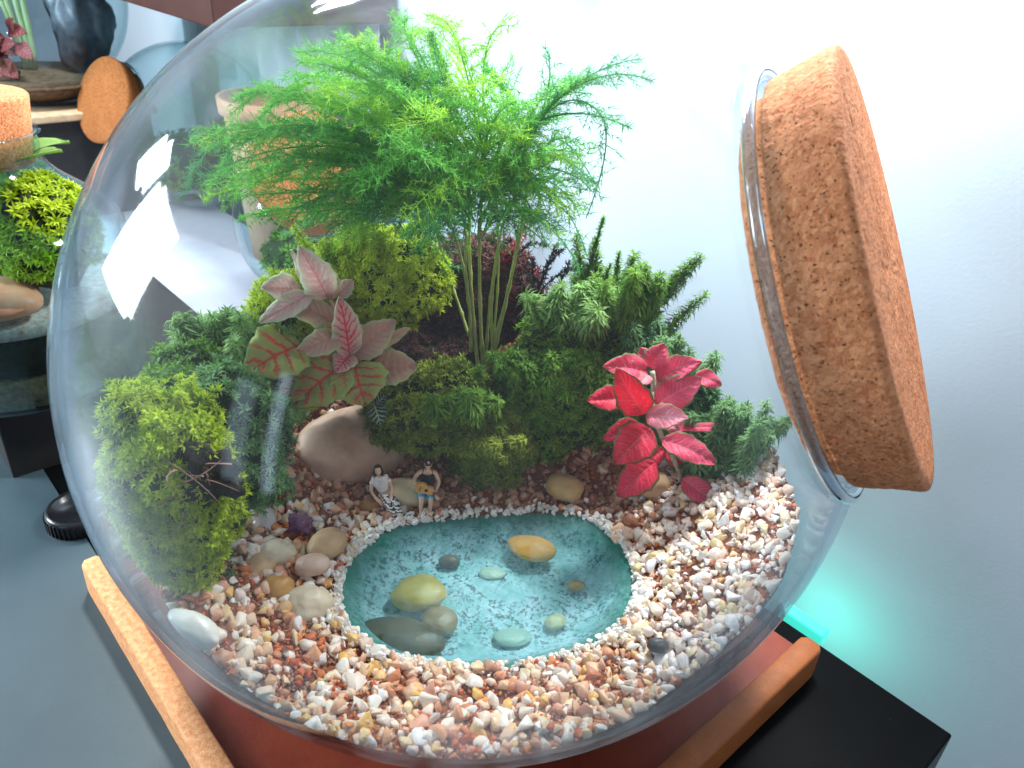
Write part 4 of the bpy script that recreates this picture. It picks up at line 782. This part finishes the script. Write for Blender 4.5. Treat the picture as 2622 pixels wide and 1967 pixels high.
skinm = surf('painted_skin', [(0.66, 0.40, 0.28), (0.74, 0.48, 0.35)], .5, 3, subsurf=.1)
blackm = surf('black_paint', [(0.006, 0.006, 0.007), (0.02, 0.02, 0.02)], .5, 2); whitem = surf('white_shirt_paint', [(0.72, 0.68, 0.68), (0.82, 0.78, 0.78)], .6, 2)
hairm = surf('dark_hair_paint', [(0.015, 0.008, 0.008), (0.04, 0.02, 0.018)], .5, 2); bluem = surf('turquoise_shorts_paint', [(0.01, 0.33, 0.62), (0.02, 0.42, 0.72)], .5, 2)
mt, nt, out = nodes('black_white_trousers'); vec = coords(nt, 1.0, (1, 1, 1)); L = nt.links.new
wv2 = N(nt, 'TexWave'); wv2.inputs['Scale'].default_value = 2.6; wv2.inputs['Distortion'].default_value = 5; wv2.inputs['Detail Scale'].default_value = 2.5; L(vec, wv2.inputs['Vector']); wv2.bands_direction = 'Z'
rr_ = ramp(nt, [(0.42, (0.01, 0.01, 0.01)), (0.5, (0.8, 0.78, 0.76))]); L(wv2.outputs['Fac'], rr_.inputs[0]); b = N(nt, 'BsdfPrincipled'); L(rr_.outputs[0], b.inputs['Base Color']); L(b.outputs[0], out.inputs[0]); trm = mt
def hand(J, Ed, Rd, wrist, d, up, k=1.0):
    """palm and five bent fingers, rooted at the joint index wrist"""
    w_ = np.array(J[wrist], float); d = nrm(np.array(d, float)); up = nrm(np.array(up, float)); sd = nrm(np.cross(d, up)); p = w_ + d * .07
    J.append(p); Rd.append((.036, .02)); Ed.append((wrist, len(J) - 1)); pi_ = len(J) - 1
    for i, (o_, l) in enumerate(((-.03, .07), (-.01, .08), (.01, .078), (.03, .06))):
        a = p + sd * o_ * 1.1 + d * .045; b_ = a + d * l * .55 - up * l * .3; c_ = b_ + d * l * .2 - up * l * .5
        for q, r_ in ((a, .014), (b_, .012), (c_, .010)): J.append(q); Rd.append(r_); Ed.append((pi_ if q is a else len(J) - 2, len(J) - 1))
    a = w_ + d * .04 - sd * .045; b_ = a + d * .04 - sd * .01 - up * .02
    J.append(a); Rd.append(.016); Ed.append((wrist, len(J) - 1)); J.append(b_); Rd.append(.012); Ed.append((len(J) - 2, len(J) - 1))
def figure(name_loc, label, k, yaw, lean, J, Ed, Rd, parts):
    """J in metres of a full-size person, k centimetres per metre"""
    root = thing('person', name_loc, label, 'person')
    R = rotm((0, 0, 1), yaw) @ rotm((0, 1, 0), lean); tf = lambda P: (np.asarray(P) * k) @ R.T + np.asarray(name_loc)
    P, f = skin(J, Ed, Rd); MB().add(tf(P), f).build('body', skinm, root)
    for nm, mat, (P, f) in parts: MB().add(tf(P), f).build(nm, mat, root)
    return root, tf
def head_mesh(c, k=1.0, nod=0.0):
    P, f = ICO[4]; P = P.copy(); x, y, z = P.T.copy()
    w_ = np.where(z < 0, 1 - .28 * (-z) ** 1.5, 1); P[:, 0] = x * .078 * w_; P[:, 1] = y * .095 * np.where(z < -.3, 1 - .1 * (-z), 1); P[:, 2] = z * .118
    def bump_(cx, cz, sx, sz, a): 
        g_ = np.exp(-((P[:, 0] - cx) / sx) ** 2 - ((P[:, 2] - cz) / sz) ** 2) * (y < 0); P[:, 1] -= g_ * a
    bump_(0, -.018, .013, .026, .030); bump_(0, -.058, .022, .008, .010); bump_(0, -.095, .022, .018, .012); bump_(-.03, .012, .016, .012, -.012); bump_(.03, .012, .016, .012, -.012); bump_(0, .035, .05, .01, .006)
    for s_ in (-1, 1):
        g_ = np.exp(-((P[:, 1] - .005) / .018) ** 2 - ((P[:, 2]) / .03) ** 2) * (s_ * x > .6); P[:, 0] += s_ * g_ * .02
    R = rotm((1, 0, 0), nod); return P @ R.T + np.asarray(c), f
def join(*ms):
    P = []; f = []; n = 0
    for p, q in ms: P.append(np.asarray(p)); f += [[i + n for i in r_] for r_ in q]; n += len(p)
    return np.concatenate(P), f
# man: sits on the sandy stone, bent over a guitar
J = [(0, 0, .50), (0, .01, .68), (0, 0, .86), (0, -.01, 1.02), (0, -.03, 1.12), (0, -.05, 1.20),
     (-.19, 0, 1.00), (-.31, -.04, .80), (-.16, -.20, .70), (.19, 0, 1.00), (.29, -.05, .76), (.20, -.26, .60),
     (-.10, -.02, .48), (-.11, -.40, .50), (-.11, -.38, .10), (-.11, -.52, .05), (.10, -.02, .48), (.11, -.42, .50), (.10, -.40, .10), (.11, -.54, .05)]
Ed = [(0, 1), (1, 2), (2, 3), (3, 4), (4, 5), (3, 6), (6, 7), (7, 8), (3, 9), (9, 10), (10, 11), (0, 12), (12, 13), (13, 14), (14, 15), (0, 16), (16, 17), (17, 18), (18, 19)]
Rd = [.12, .12, (.15, .10), (.13, .09), .05, .05, .062, .046, .034, .062, .046, .034, .085, .062, .040, .036, .085, .062, .040, .036]
hand(J, Ed, Rd, 8, (.7, -.3, -.2), (0, -1, .2)); hand(J, Ed, Rd, 11, (.3, -.5, -.3), (0, -.6, 1))
hd = head_mesh((0, -.09, 1.30), 1, .25)
def sub(idx, infl, level=2):
    mp = {j: i for i, j in enumerate(idx)}; return skin([J[j] for j in idx], [(mp[a], mp[b]) for a, b in Ed if a in mp and b in mp], [tuple(np.array(Rd[j] if isinstance(Rd[j], tuple) else (Rd[j], Rd[j])) + infl) for j in idx], level)
shirt = skin([J[2], J[1], J[0], (0, -.01, 1.03), (0, -.02, 1.09), (-.13, 0, 1.03), (.13, 0, 1.03)], [(0, 1), (1, 2), (0, 3), (3, 4), (3, 5), (3, 6)], [(.185, .14), .155, .15, (.18, .135), .085, .10, .10])
J2 = list(J); 
def shorts_of(kn=.62):
    Jt = [J[0], J[12], tuple(np.array(J[12]) * (1 - kn * 1.5) + np.array(J[13]) * kn * 1.5) , J[16], tuple(np.array(J[16]) * (1 - kn * 1.5) + np.array(J[17]) * kn * 1.5)]
    return skin(Jt, [(0, 1), (1, 2), (0, 3), (3, 4)], [.135, .105, .088, .105, .088])
P, f = ICO[3]; cap_ = P * V(.088, .108, .10) + V(0, -.075, 1.325); cap_[:, 2] = np.maximum(cap_[:, 2], 1.325 + (cap_[:, 1] + .07) * -.35)
P, f2 = ICO[2]; brim = P * V(.07, .06, .012) + V(0, -.17, 1.345)
mloc = at_y(1082, 1316, 1.1) + V(0.05, .55, 0.05)
man, tfm = figure(mloc, 'miniature guitar player in black vest, turquoise shorts and dark cap sitting on a stone', 2.0, .12, .05, J, Ed, Rd,
                  [('head', skinm, hd), ('vest', blackm, shirt), ('shorts', bluem, shorts_of()), ('cap', hairm, join((cap_, f.tolist()), (brim, f2.tolist())))])
# guitar held by the man
gt = thing('guitar', tfm([(0, -.25, .68)])[0], 'tiny orange-brown acoustic guitar in the hands of the seated man', 'guitar')
def guitar_body():
    n = 40; P = []; 
    t = np.linspace(0, 2 * np.pi, n, endpoint=False); r_ = .5 * np.ones(n); X = .24 * np.cos(t); Yv = np.sin(t) * (.145 - .03 * np.cos(t)) * (1 - .34 * np.exp(-((X - .04) / .055) ** 2))
    for z_ in (-.045, .045): P += [(x, z_, y) for x, y in zip(X, Yv)]
    f = [[i, (i + 1) % n, n + (i + 1) % n, n + i] for i in range(n)] + [list(range(n)), list(range(n, 2 * n))[::-1]]; return np.array(P), f
Rg = rotm((0, 1, 0), .32); gp = V(-.04, -.27, .72)
gtf = lambda P: tfm(np.asarray(P) @ Rg.T + gp)
gm = surf('varnished_guitar', [(0.62, 0.28, 0.07), (0.76, 0.40, 0.13)], .35, 2); gd = surf('dark_guitar_neck', [(0.16, 0.06, 0.025), (0.24, 0.10, 0.04)], .4, 2)
P, f = guitar_body(); MB().add(gtf(P), f).build('body', gm, gt, smooth=False)
mb = MB(); bx(mb, (0, 0, 0), (1, 1, 1)); cube = (np.concatenate(mb.v), mb.f)
MB().add(gtf(cube[0] * V(.46, .03, .045) + V(.42, -.055, 0)), cube[1]).build('neck', gd, gt, smooth=False); MB().add(gtf(cube[0] * V(.12, .03, .07) + V(.70, -.05, 0)), cube[1]).build('headstock', gd, gt, smooth=False)
mb = MB(); lathe(mb, [(-.053, .042), (-.048, .042)], V(.03, 0, 0), V(0, 1, 0), 20); MB().add(gtf(np.concatenate(mb.v)), mb.f).build('sound_hole', blackm, gt, smooth=False); MB().add(gtf(cube[0] * V(.02, .02, .10) + V(-.12, -.052, 0)), cube[1]).build('bridge', gd, gt, smooth=False)
# woman: reclines, legs stretched to the right
J = [(0, 0, .30), (-.03, .03, .46), (-.06, .05, .62), (-.08, .05, .76), (-.09, .03, .85), (-.09, .01, .92),
     (-.27, .05, .74), (-.33, -.06, .52), (-.20, -.26, .36), (.10, .05, .74), (.16, -.03, .52), (.14, -.2, .40),
     (-.07, -.06, .28), (.10, -.44, .30), (.20, -.72, .06), (.24, -.84, .05), (.11, -.06, .28), (.25, -.42, .32), (.34, -.68, .06), (.40, -.80, .05)]
Rd = [.12, .11, (.14, .10), (.12, .085), .045, .045, .058, .044, .032, .058, .044, .032, .10, .078, .05, .034, .10, .078, .05, .034]
Ed = Ed[:19]; hand(J, Ed, Rd, 8, (.6, -.5, -.2), (0, -.3, 1)); hand(J, Ed, Rd, 11, (-.2, -.7, -.3), (0, -.3, 1))
hd = head_mesh((-.09, -.02, 1.04), 1, .05)
tshirt = join(skin([J[2], J[1], J[3], (-.085, .04, .82), J[6], J[9]], [(0, 1), (0, 2), (2, 3), (2, 4), (2, 5)], [(.18, .14), .165, (.175, .13), .08, .095, .095]), skin([J[6], tuple(np.array(J[6]) * .5 + np.array(J[7]) * .5)], [(0, 1)], [.075, .068]), skin([J[9], tuple(np.array(J[9]) * .5 + np.array(J[10]) * .5)], [(0, 1)], [.075, .068]))
trous = sub([0, 12, 13, 14, 16, 17, 18], .022)
P, f = ICO[3]; hair = P * V(.098, .11, .125) + V(-.09, .015, 1.06); hair = hair + np.c_[np.zeros(len(P)), np.where((P[:, 1] < -.05) & (P[:, 2] < .55) & (np.abs(P[:, 0]) < .75), .10, 0), np.zeros(len(P))]
h2 = P * V(.105, .075, .17) + V(-.09, .06, .97)
locks = [skin([(s_ * .085 - .09, -.02, 1.08), (s_ * .10 - .09, -.03, .98), (s_ * .09 - .09, -.03, .88)], [(0, 1), (1, 2)], [.035, .035, .022]) for s_ in (-1, 1)]
wloc = at_y(1000, 1322, 1.0) + V(-.25, .75, .10)
wm, tfw = figure(wloc, 'miniature woman with dark hair, white shirt and black and white trousers leaning back', 2.0, .15, -.12, J, Ed, Rd,
                 [('head', skinm, hd), ('shirt', whitem, tshirt), ('trousers', trm, trous), ('hair', hairm, join((hair, f.tolist()), (h2, f.tolist()), *locks))])

# ------------------------------------------------------------------ behind the big jar
def bottle(loc, r_, h, cr, label, corkh=3.0, hasmoss=True, seed=0, group=None):
    root = thing('corked_bottle', loc, label, 'bottle', group); sh = h * .62
    prof = [(0, .05), (0, r_ * .9), (.25, r_), (sh, r_)] + [(sh + (h - sh) * t, cr * 1.05 + (r_ - cr * 1.05) * (0.5 + .5 * math.cos(math.pi * min(1, t * 1.25)))) for t in np.linspace(.08, 1, 14)] + [(h + .12, cr * 1.12), (h + .2, cr * 1.02)]
    mb = MB(); lathe(mb, prof, loc, ez, 72, False, False); mb.build('glass', MAT['glass_bg'], root)
    prof2 = [(.3, .05), (.3, r_ * .93), (sh, r_ * .95)] + [(a, b - .25) for a, b in prof[4:]]
    mb = MB(); lathe(mb, prof2, loc, ez, 72, False, False); mb.build('inner_glass', MAT['glass_bg'], root)
    mb = MB(); lathe(mb, [(h - corkh * .45, cr * .92), (h, cr * .98), (h + corkh * .6, cr * 1.06), (h + corkh * .64, cr * 1.02)], loc, ez, 72); mb.build('cork', MAT['cork'], root)
    return root
def block(c, sz, mat, name, label, cat, bev=.2, A=e1, B=e2): mb = MB(); bx(mb, c, sz, A, B, bev=bev); return tag(mb.build(name, mat, smooth=False), label, cat)
# plinth and corked bottle at the left edge
pb = at_z(75, 1118, 0); bt_c = pb + e1 * -6.5 + e2 * 5.5
mb = MB(); bx(mb, bt_c + V(0, 0, 2.4), (22, 15, 4.8), e1, e2, bev=.15); tag(mb.build('plinth', surf('matt_black_box', [(0.006, 0.006, 0.007), (0.012, 0.012, 0.013)], .6, .5), smooth=False), 'matt black block under the corked bottle at the left', 'block')
bc = at_z(84, 930, 4.85)
def px_of(q): v = np.asarray(q, float) - PC; z = v @ FW; return 1311 + F * (v @ RT) / z, 983 - F * (v @ UP) / z
bh = next(z for z in np.arange(4, 40, .1) if px_of(V(bc[0], bc[1], 4.82 + z + 1.8))[1] < 262)
tot = 22.5
bottle(V(bc[0], bc[1], 4.82), 7.0, bh, 3.1, 'corked glass bottle garden at the left edge of the table', 3.4)
def mini(c, rad, mat, label, count, size, protos_=STAR, seed=0, cat='moss', name='moss_clump', core='moss_core'):
    root = thing(name, np.asarray(c) - V(0, 0, rad[2]), label, cat); P, f = ICO[3]; d = np.array([mnoise.fractal(Vector(p * 1.4 + seed), 1, 2, 3) for p in P]); MB().add(P * (.92 + .2 * d)[:, None] * np.asarray(rad) + c, f).build('core', MAT[core], root)
    u = rs.normal(size=(count, 3)); u /= np.linalg.norm(u, axis=1)[:, None]; u = u[u[:, 2] > -.5]; mb = MB(); plant_sprigs(mb, protos_, u * np.asarray(rad) * .97 + c, u + V(0, 0, .3), size * rs.uniform(.7, 1.2, len(u)), None); tag(mb.build('sprigs', MM[mat], root, smooth=False), kind='stuff')
B0 = V(bc[0], bc[1], 4.82)
mb = MB(); lathe(mb, [(.35, .1), (.35, 6.45), (2.2, 6.5), (2.4, .1)], B0, ez, 60); tag(mb.build('soil_bed', surf('speckled_tan_sand', [(0.10, 0.06, 0.03), (0.42, 0.28, 0.14)], .9, 2.5, bump=.1)), 'speckled tan sand layer in the corked bottle', 'sand')
mb = MB(); lathe(mb, [(2.42, .1), (2.42, 6.5), (4.6, 6.5), (4.7, .1)], B0, ez, 60); tag(mb.build('soil_bed', MAT['dark_soil']), 'black soil layer in the corked bottle', 'soil')
mb = MB(); lathe(mb, [(4.72, .1), (4.72, 6.45), (5.3, 6.4), (5.5, .1)], B0, ez, 60); tag(mb.build('soil_bed', surf('white_sand', [(0.35, 0.2, 0.14), (0.66, 0.6, 0.55)], .9, 2.5, bump=.1)), 'thin white sand layer in the corked bottle', 'sand')
mini(B0 + V(3.6, -1, 9.4), (2.6, 3.0, 3.4), 'lime', 'yellow-green moss inside the corked bottle', 700, .6, seed=51); mini(B0 + V(-1.5, 1, 7.0), (3, 3, 2), 'deep', 'dark green moss inside the corked bottle', 400, .6, seed=52)
P, f = rock(B0 + V(1.6, -4.2, 6.6), (2.9, 1.9, 1.15), 61, .1, 3); tag(MB().add(P, f).build('stone', pebble_mat('terracotta_stone', [(0.72, 0.24, 0.12), (0.85, 0.38, 0.22)])), 'flat terracotta stone inside the corked bottle', 'stone')
lt = thing('leafy_plant', B0 + V(0, 0, 8), 'broad blurred green leaves under the cork of the left bottle', 'plant')
lgm = leaf_mat('plain_green_leaf', (0.30, 0.48, 0.12), (0.30, 0.5, 0.14), (0.55, 0.66, 0.3), vw=.05)
for i in range(26):
    a = rnd.uniform(0, 6.28); b_ = B0 + V(math.cos(a) * 1.5, math.sin(a) * 1.5, rnd.uniform(9, 13.5)); t_ = b_ + V(math.cos(a) * 3.4, math.sin(a) * 3.4, rnd.uniform(-1.0, 1.6)); mb = MB(); leaf(mb_ := MB(), V(0, 0, 0), V(1, 0, 0), V(0, 0, 1), .1)
    m2_ = MB(); base, tip = b_, t_; ax_ = tip - base; L_ = np.linalg.norm(ax_); ax_ /= L_; sd = nrm(np.cross(ax_, V(0, 0, 1))); up_ = np.cross(sd, ax_); P = []; U = []
    for iu in range(7):
        u = iu / 6; wv_2 = 1.1 * math.sin(math.pi * u ** .8) ** .7 + .02
        for jv in range(5): v = jv / 4 * 2 - 1; P.append(base + ax_ * L_ * u + sd * v * wv_2 + up_ * (math.sin(math.pi * u) * .4 + abs(v) * .2)); U.append((u, jv / 4))
    m2_.add(P, [[r * 5 + c_, r * 5 + c_ + 1, (r + 1) * 5 + c_ + 1, (r + 1) * 5 + c_] for r in range(6) for c_ in range(4)], uv=U); o = m2_.build('leaf', lgm, lt, uv=True); md = o.modifiers.new('t', 'SOLIDIFY'); md.thickness = .0004
qq = at_z(400, 720, 0); block(V(qq[0], qq[1], .24) + e2 * .5 + e1 * 8, (62, 26, .12), surf('pale_lilac_glare', [(.50, .52, .62), (.60, .62, .70)], .6, .3), 'glare_sheet', 'pale lilac sheet added as the table glare seen through the left of the big jar', 'sheet', .02)  # added sheet: haze and table glare put into its pale colour
# small black cap on the table
cc_ = at_z(212, 1335, 0); cp_ = thing('bottle_cap', cc_, 'small black round cap on the table left of the big jar', 'cap'); mb = MB(); lathe(mb, [(0.002, 1.7), (.1, 1.8), (1.0, 1.8), (1.15, 1.7), (1.15, 1.4), (.9, 1.35), (.9, .05)], cc_, ez, 48); mb.build('shell', surf('black_plastic', [(0.008, 0.008, 0.01), (0.015, 0.015, 0.018)], .25, 1), cp_)
mb = MB(); [bx(mb, cc_ + V(math.cos(a) * 1.81, math.sin(a) * 1.81, .55), (.12, .06, .8), V(math.cos(a), math.sin(a), 0), V(-math.sin(a), math.cos(a), 0)) for a in np.linspace(0, 6.28, 40, endpoint=False)]; mb.build('ribbing', surf('black_plastic_ribs', [(0.008, 0.008, 0.01), (0.015, 0.015, 0.018)], .3, 1), cp_, smooth=False)

# round jars behind, lying like the big one
def lying_jar(cork_px, dist, rj, cr, ax, label, mat='cork_dark', clen=3.0):
    cc = at_d(*cork_px, dist); ax = nrm(np.array(ax, float)); ctr = cc - ax * (rj * .93); zb = ctr[2] - rj
    root = thing('glass_jar', V(ctr[0], ctr[1], ctr[2] - rj), label, 'jar'); s0 = math.sqrt(rj * rj - cr * cr)
    prof = [(-rj * math.cos(t), rj * math.sin(t)) for t in np.linspace(.01, math.pi - math.acos(s0 / rj), 50)] + [(s0 + .4, cr), (s0 + .9, cr * 1.02), (s0 + 1.1, cr * 1.1), (s0 + 1.3, cr * 1.02)]
    mb = MB(); lathe(mb, prof, ctr, ax, 72, True, False); mb.build('glass', MAT['glass_bg'], root)
    mb = MB(); lathe(mb, [(s0 + .2, cr * .92), (s0 + 1.3, cr * .97), (s0 + 1.35, cr * 1.06), (s0 + 1.35 + clen, cr * 1.12), (s0 + 1.45 + clen, cr * 1.06)], ctr, ax, 72); k = mb.build('stopper', MAT[mat], root)
    return ctr, rj
c1, r1 = lying_jar((318, 272), 98, 9.0, 3.9, (-.50, -.78, .38), 'round jar with a brown cork disc behind the left shoulder of the big jar', 'cork_dark', 1.3)
c2, r2 = lying_jar((805, 480), 66, 7.5, 3.9, (.10, -.72, .60), 'round jar with orange cork seen through the fern in the big jar')
for cz, rz, lb in ((c1, r1, 'moss and sand bed inside the jar with the brown cork disc'), (c2, r2, 'moss and sand bed inside the jar behind the fern')):
    mini(cz - V(0, 0, rz * .45), (rz * .72, rz * .72, rz * .36), 'green', lb, 300, .8, seed=int(rz * 10))
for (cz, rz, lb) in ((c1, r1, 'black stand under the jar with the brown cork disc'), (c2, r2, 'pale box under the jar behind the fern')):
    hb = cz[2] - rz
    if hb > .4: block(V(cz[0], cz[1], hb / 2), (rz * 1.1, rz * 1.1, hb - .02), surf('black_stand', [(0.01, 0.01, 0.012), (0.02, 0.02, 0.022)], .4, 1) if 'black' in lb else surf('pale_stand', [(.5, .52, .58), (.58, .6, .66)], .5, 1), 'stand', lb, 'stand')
# tan terracotta pot behind, seen through the glass
tp = at_d(700, 335, 84); hb = tp[2] + 3.2
pot = thing('clay_pot', V(tp[0], tp[1], 0), 'tall tan clay pot seen through the left part of the fern', 'pot'); pmat = surf('tan_clay', [(0.52, 0.27, 0.16), (0.62, 0.36, 0.24)], .8, .5, bump=.02)
mb = MB(); lathe(mb, [(0, 3.0), (hb * .6, 3.9), (hb - 1.4, 4.4)], V(tp[0], tp[1], 0), ez, 60); mb.build('body', pmat, pot); mb = MB(); lathe(mb, [(hb - 1.45, 4.45), (hb - 1.4, 4.8), (hb, 4.9), (hb, 4.3), (hb - 1.2, 4.2)], V(tp[0], tp[1], 0), ez, 60, False, True); mb.build('rim', pmat, pot)
# planted jar at the top left on a black stand
q0 = at_d(120, 285, 104); block(V(q0[0] - 2, q0[1] + 3, q0[2] / 2), (17, 17, q0[2] - .1), surf('black_crate', [(0.006, 0.006, 0.008), (0.014, 0.014, 0.016)], .5, 1), 'stand', 'tall black stand carrying the planted jar at the top left', 'stand')
block(V(q0[0] - 2, q0[1] + 3, q0[2] + .35), (18.2, 18.2, .8), surf('pale_wood_board', [(0.36, 0.24, 0.14), (0.56, 0.42, 0.28)], .7, 1.5), 'board', 'thin pale wooden board on the black stand at the top left', 'board')
J0 = V(q0[0] - 2.2, q0[1] + 3, q0[2] + .8)
tj = thing('glass_jar', J0, 'tall rounded planted glass jar in the top left corner', 'jar'); rj = 10.5
mb = MB(); lathe(mb, [(0.05, 5.0)] + [(10.2 - 10.15 * math.cos(t), 10.5 * math.sin(t)) for t in np.linspace(.5, 2.75, 40)], J0, ez, 72, True, False); mb.build('glass', MAT['glass_bg'], tj)
mb = MB(); lathe(mb, [(.3, 4.8), (1.2, 7.0), (2.4, 8.4), (2.8, .1)], J0, ez, 60); tag(mb.build('soil_bed', surf('brown_soil', [(0.05, 0.03, 0.02), (0.2, 0.12, 0.07)], .9, 1.5, bump=.1)), 'brown soil inside the planted jar at the top left', 'soil')
P, f = rock(J0 + V(-6.0, -3, 6.6), (3.4, 3, 3.8), 71, .08, 3); tag(MB().add(P, f).build('stone', pebble_mat('rust_brown_stone', [(0.20, 0.06, 0.025), (0.30, 0.10, 0.045)], .25)), 'rust brown rounded stone in the planted jar at the top left', 'stone')
P, f = rock(J0 + V(4.6, 3.0, 8.2), (2.9, 3, 6.6), 72, .3, 4, freq=1.8); tag(MB().add(P, f).build('stone', pebble_mat('slate_blue_stone', [(0.03, 0.035, 0.05), (0.12, 0.14, 0.18)], .4)), 'jagged slate blue rock in the planted jar at the top left', 'stone')
rk = thing('red_leaved_plant', J0 + V(0, -4, 3), 'dull red leaved plant in the planted jar at the top left', 'plant'); rdl = leaf_mat('dull_red_leaf', (0.34, 0.05, 0.06), (0.3, 0.12, 0.08), (0.55, 0.25, 0.22)); gdl = leaf_mat('dark_green_broad_leaf', (0.05, 0.16, 0.03), (0.08, 0.22, 0.04), (0.14, 0.28, 0.06), vw=.04)
def free_leaf(root, b_, t_, wd, mat, nh=V(0, -1, .6)):
    global inside_on
    mb = MB(); L_ = np.linalg.norm(t_ - b_); ax_ = (t_ - b_) / L_; n_ = nrm(nh - ax_ * (nh @ ax_)); sd = np.cross(ax_, n_); P = []; U = []
    for iu in range(9):
        u = iu / 8; w_ = wd / 2 * math.sin(math.pi * u ** .8) ** .7 + .02
        for jv in range(7): v = jv / 6 * 2 - 1; P.append(b_ + ax_ * L_ * u + sd * v * w_ + n_ * (math.sin(math.pi * u) * .12 * L_ + abs(v) * .1 * wd)); U.append((u, jv / 6))
    mb.add(P, [[r * 7 + c_, r * 7 + c_ + 1, (r + 1) * 7 + c_ + 1, (r + 1) * 7 + c_] for r in range(8) for c_ in range(6)], uv=U); o = mb.build('leaf', mat, root, uv=True); md = o.modifiers.new('t', 'SOLIDIFY'); md.thickness = .0004; return o
for i in range(22):
    a = rnd.uniform(0, 6.28); b_ = J0 + V(rnd.uniform(-2.5, 2.0), -4 + rnd.uniform(-1, 1), rnd.uniform(3.2, 7.5)); free_leaf(rk, b_, b_ + V(math.cos(a) * 2.4, -1.0, math.sin(a) * 1.8), 1.5, rdl)
gk = thing('broad_leaved_plant', J0 + V(-1, 0, 3), 'broad dark green leaves on long pale stalks in the planted jar at the top left', 'plant'); stg = surf('pale_green_stalk', [(0.3, 0.42, 0.2), (0.4, 0.5, 0.28)], .5)
for (dx, lx, dz) in ((-1.8, 5.5, 1.2), (-.4, -5.0, .4), (.8, 4.0, -.6), (-2.6, -3.0, 1.8)):
    a = J0 + V(dx * .3, 0, 3); b_ = J0 + V(dx, -1, 14.6); mb = MB(); tube(mb, bez(a, (a + b_) / 2 + V(.5, 0, 1), b_, 10), .28, 7); mb.build('stalk', stg, gk); free_leaf(gk, b_, b_ + V(lx, -1.5, dz), 3.8, gdl, V(0, -.6, 1))

# curtain and shelf
cu = thing('curtain', E(-80, 24.5, 10), 'sheer white curtain hanging at the wall behind the small jars', 'curtain'); mb = MB(); n = 260; xs = np.linspace(-88, -44, n); P = []
for z in (-20, 60): P += [E(a, 24.3 + .55 * math.sin(a * 1.25 + .6 * math.sin(a * .31)), z) for a in xs]
mb.add(P, [[i, i + 1, n + i + 1, n + i] for i in range(n - 1)]); o = mb.build('cloth', surf('sheer_cloth', [(0.62, 0.75, 0.80), (0.74, 0.84, 0.88)], .9, .3, trans=.4), cu); md = o.modifiers.new('t', 'SOLIDIFY'); md.thickness = .0008
mb = MB(); bx(mb, E(-66, 24.3, 60.6), (46, .9, .9), e1, e2, bev=.3); mb.build('rail', MAT['shelf'], cu)
d = ray(545, 74); b_sh = 9.0; kk = (b_sh - PC @ e2) / (d @ e2); SC = PC + d * kk; sa = float(SC @ e1); sz_ = SC[2]
sh = thing('wall_shelf', E(sa - 22, 25, sz_), 'dark brown wooden shelf on the wall above the big jar', 'shelf'); mb = MB(); bx(mb, E(sa - 22, (b_sh + 26) / 2, sz_ + 1.2), (44, 26 - b_sh - .1, 2.4), e1, e2, bev=.15); mb.build('board', MAT['shelf'], sh, smooth=False)

# added emissive block and point light for the green caustic behind the tray
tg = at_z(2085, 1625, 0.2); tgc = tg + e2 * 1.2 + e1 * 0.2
gm_, nt, out = nodes('teal_caustic_glow'); b = N(nt, 'BsdfPrincipled'); b.inputs['Base Color'].default_value = (0.05, 0.75, 0.62, 1); b.inputs['Roughness'].default_value = .15; b.inputs['Emission Color'].default_value = (0.08, 0.95, 0.75, 1); b.inputs['Emission Strength'].default_value = .5; nt.links.new(b.outputs[0], out.inputs[0])
tb_ = thing('caustic_glow_block', E(tgc @ e1, tb + 3.0, -2), 'teal block added for the green light glow behind the right corner of the tray', 'block'); mb = MB(); bx(mb, E(tgc @ e1 - 1.0, tb + .7, -.1), (2.4, .8, .8), e1, e2, bev=.15); mb.build('body', gm_, tb_, smooth=False)
dq = ray(2120, 1575); gq = PC + dq * ((26.0 - PC @ e2) / (dq @ e2)) - e2 * 4.5
pl = bpy.data.lights.new('caustic_glow_light', 'POINT'); pl.energy = .06; pl.color = (.04, 1, .70); pl.shadow_soft_size = .012; po = bpy.data.objects.new('caustic_glow_light', pl); COL.objects.link(po); po.location = gq * S  # added point light that tints the wall green like the caustic
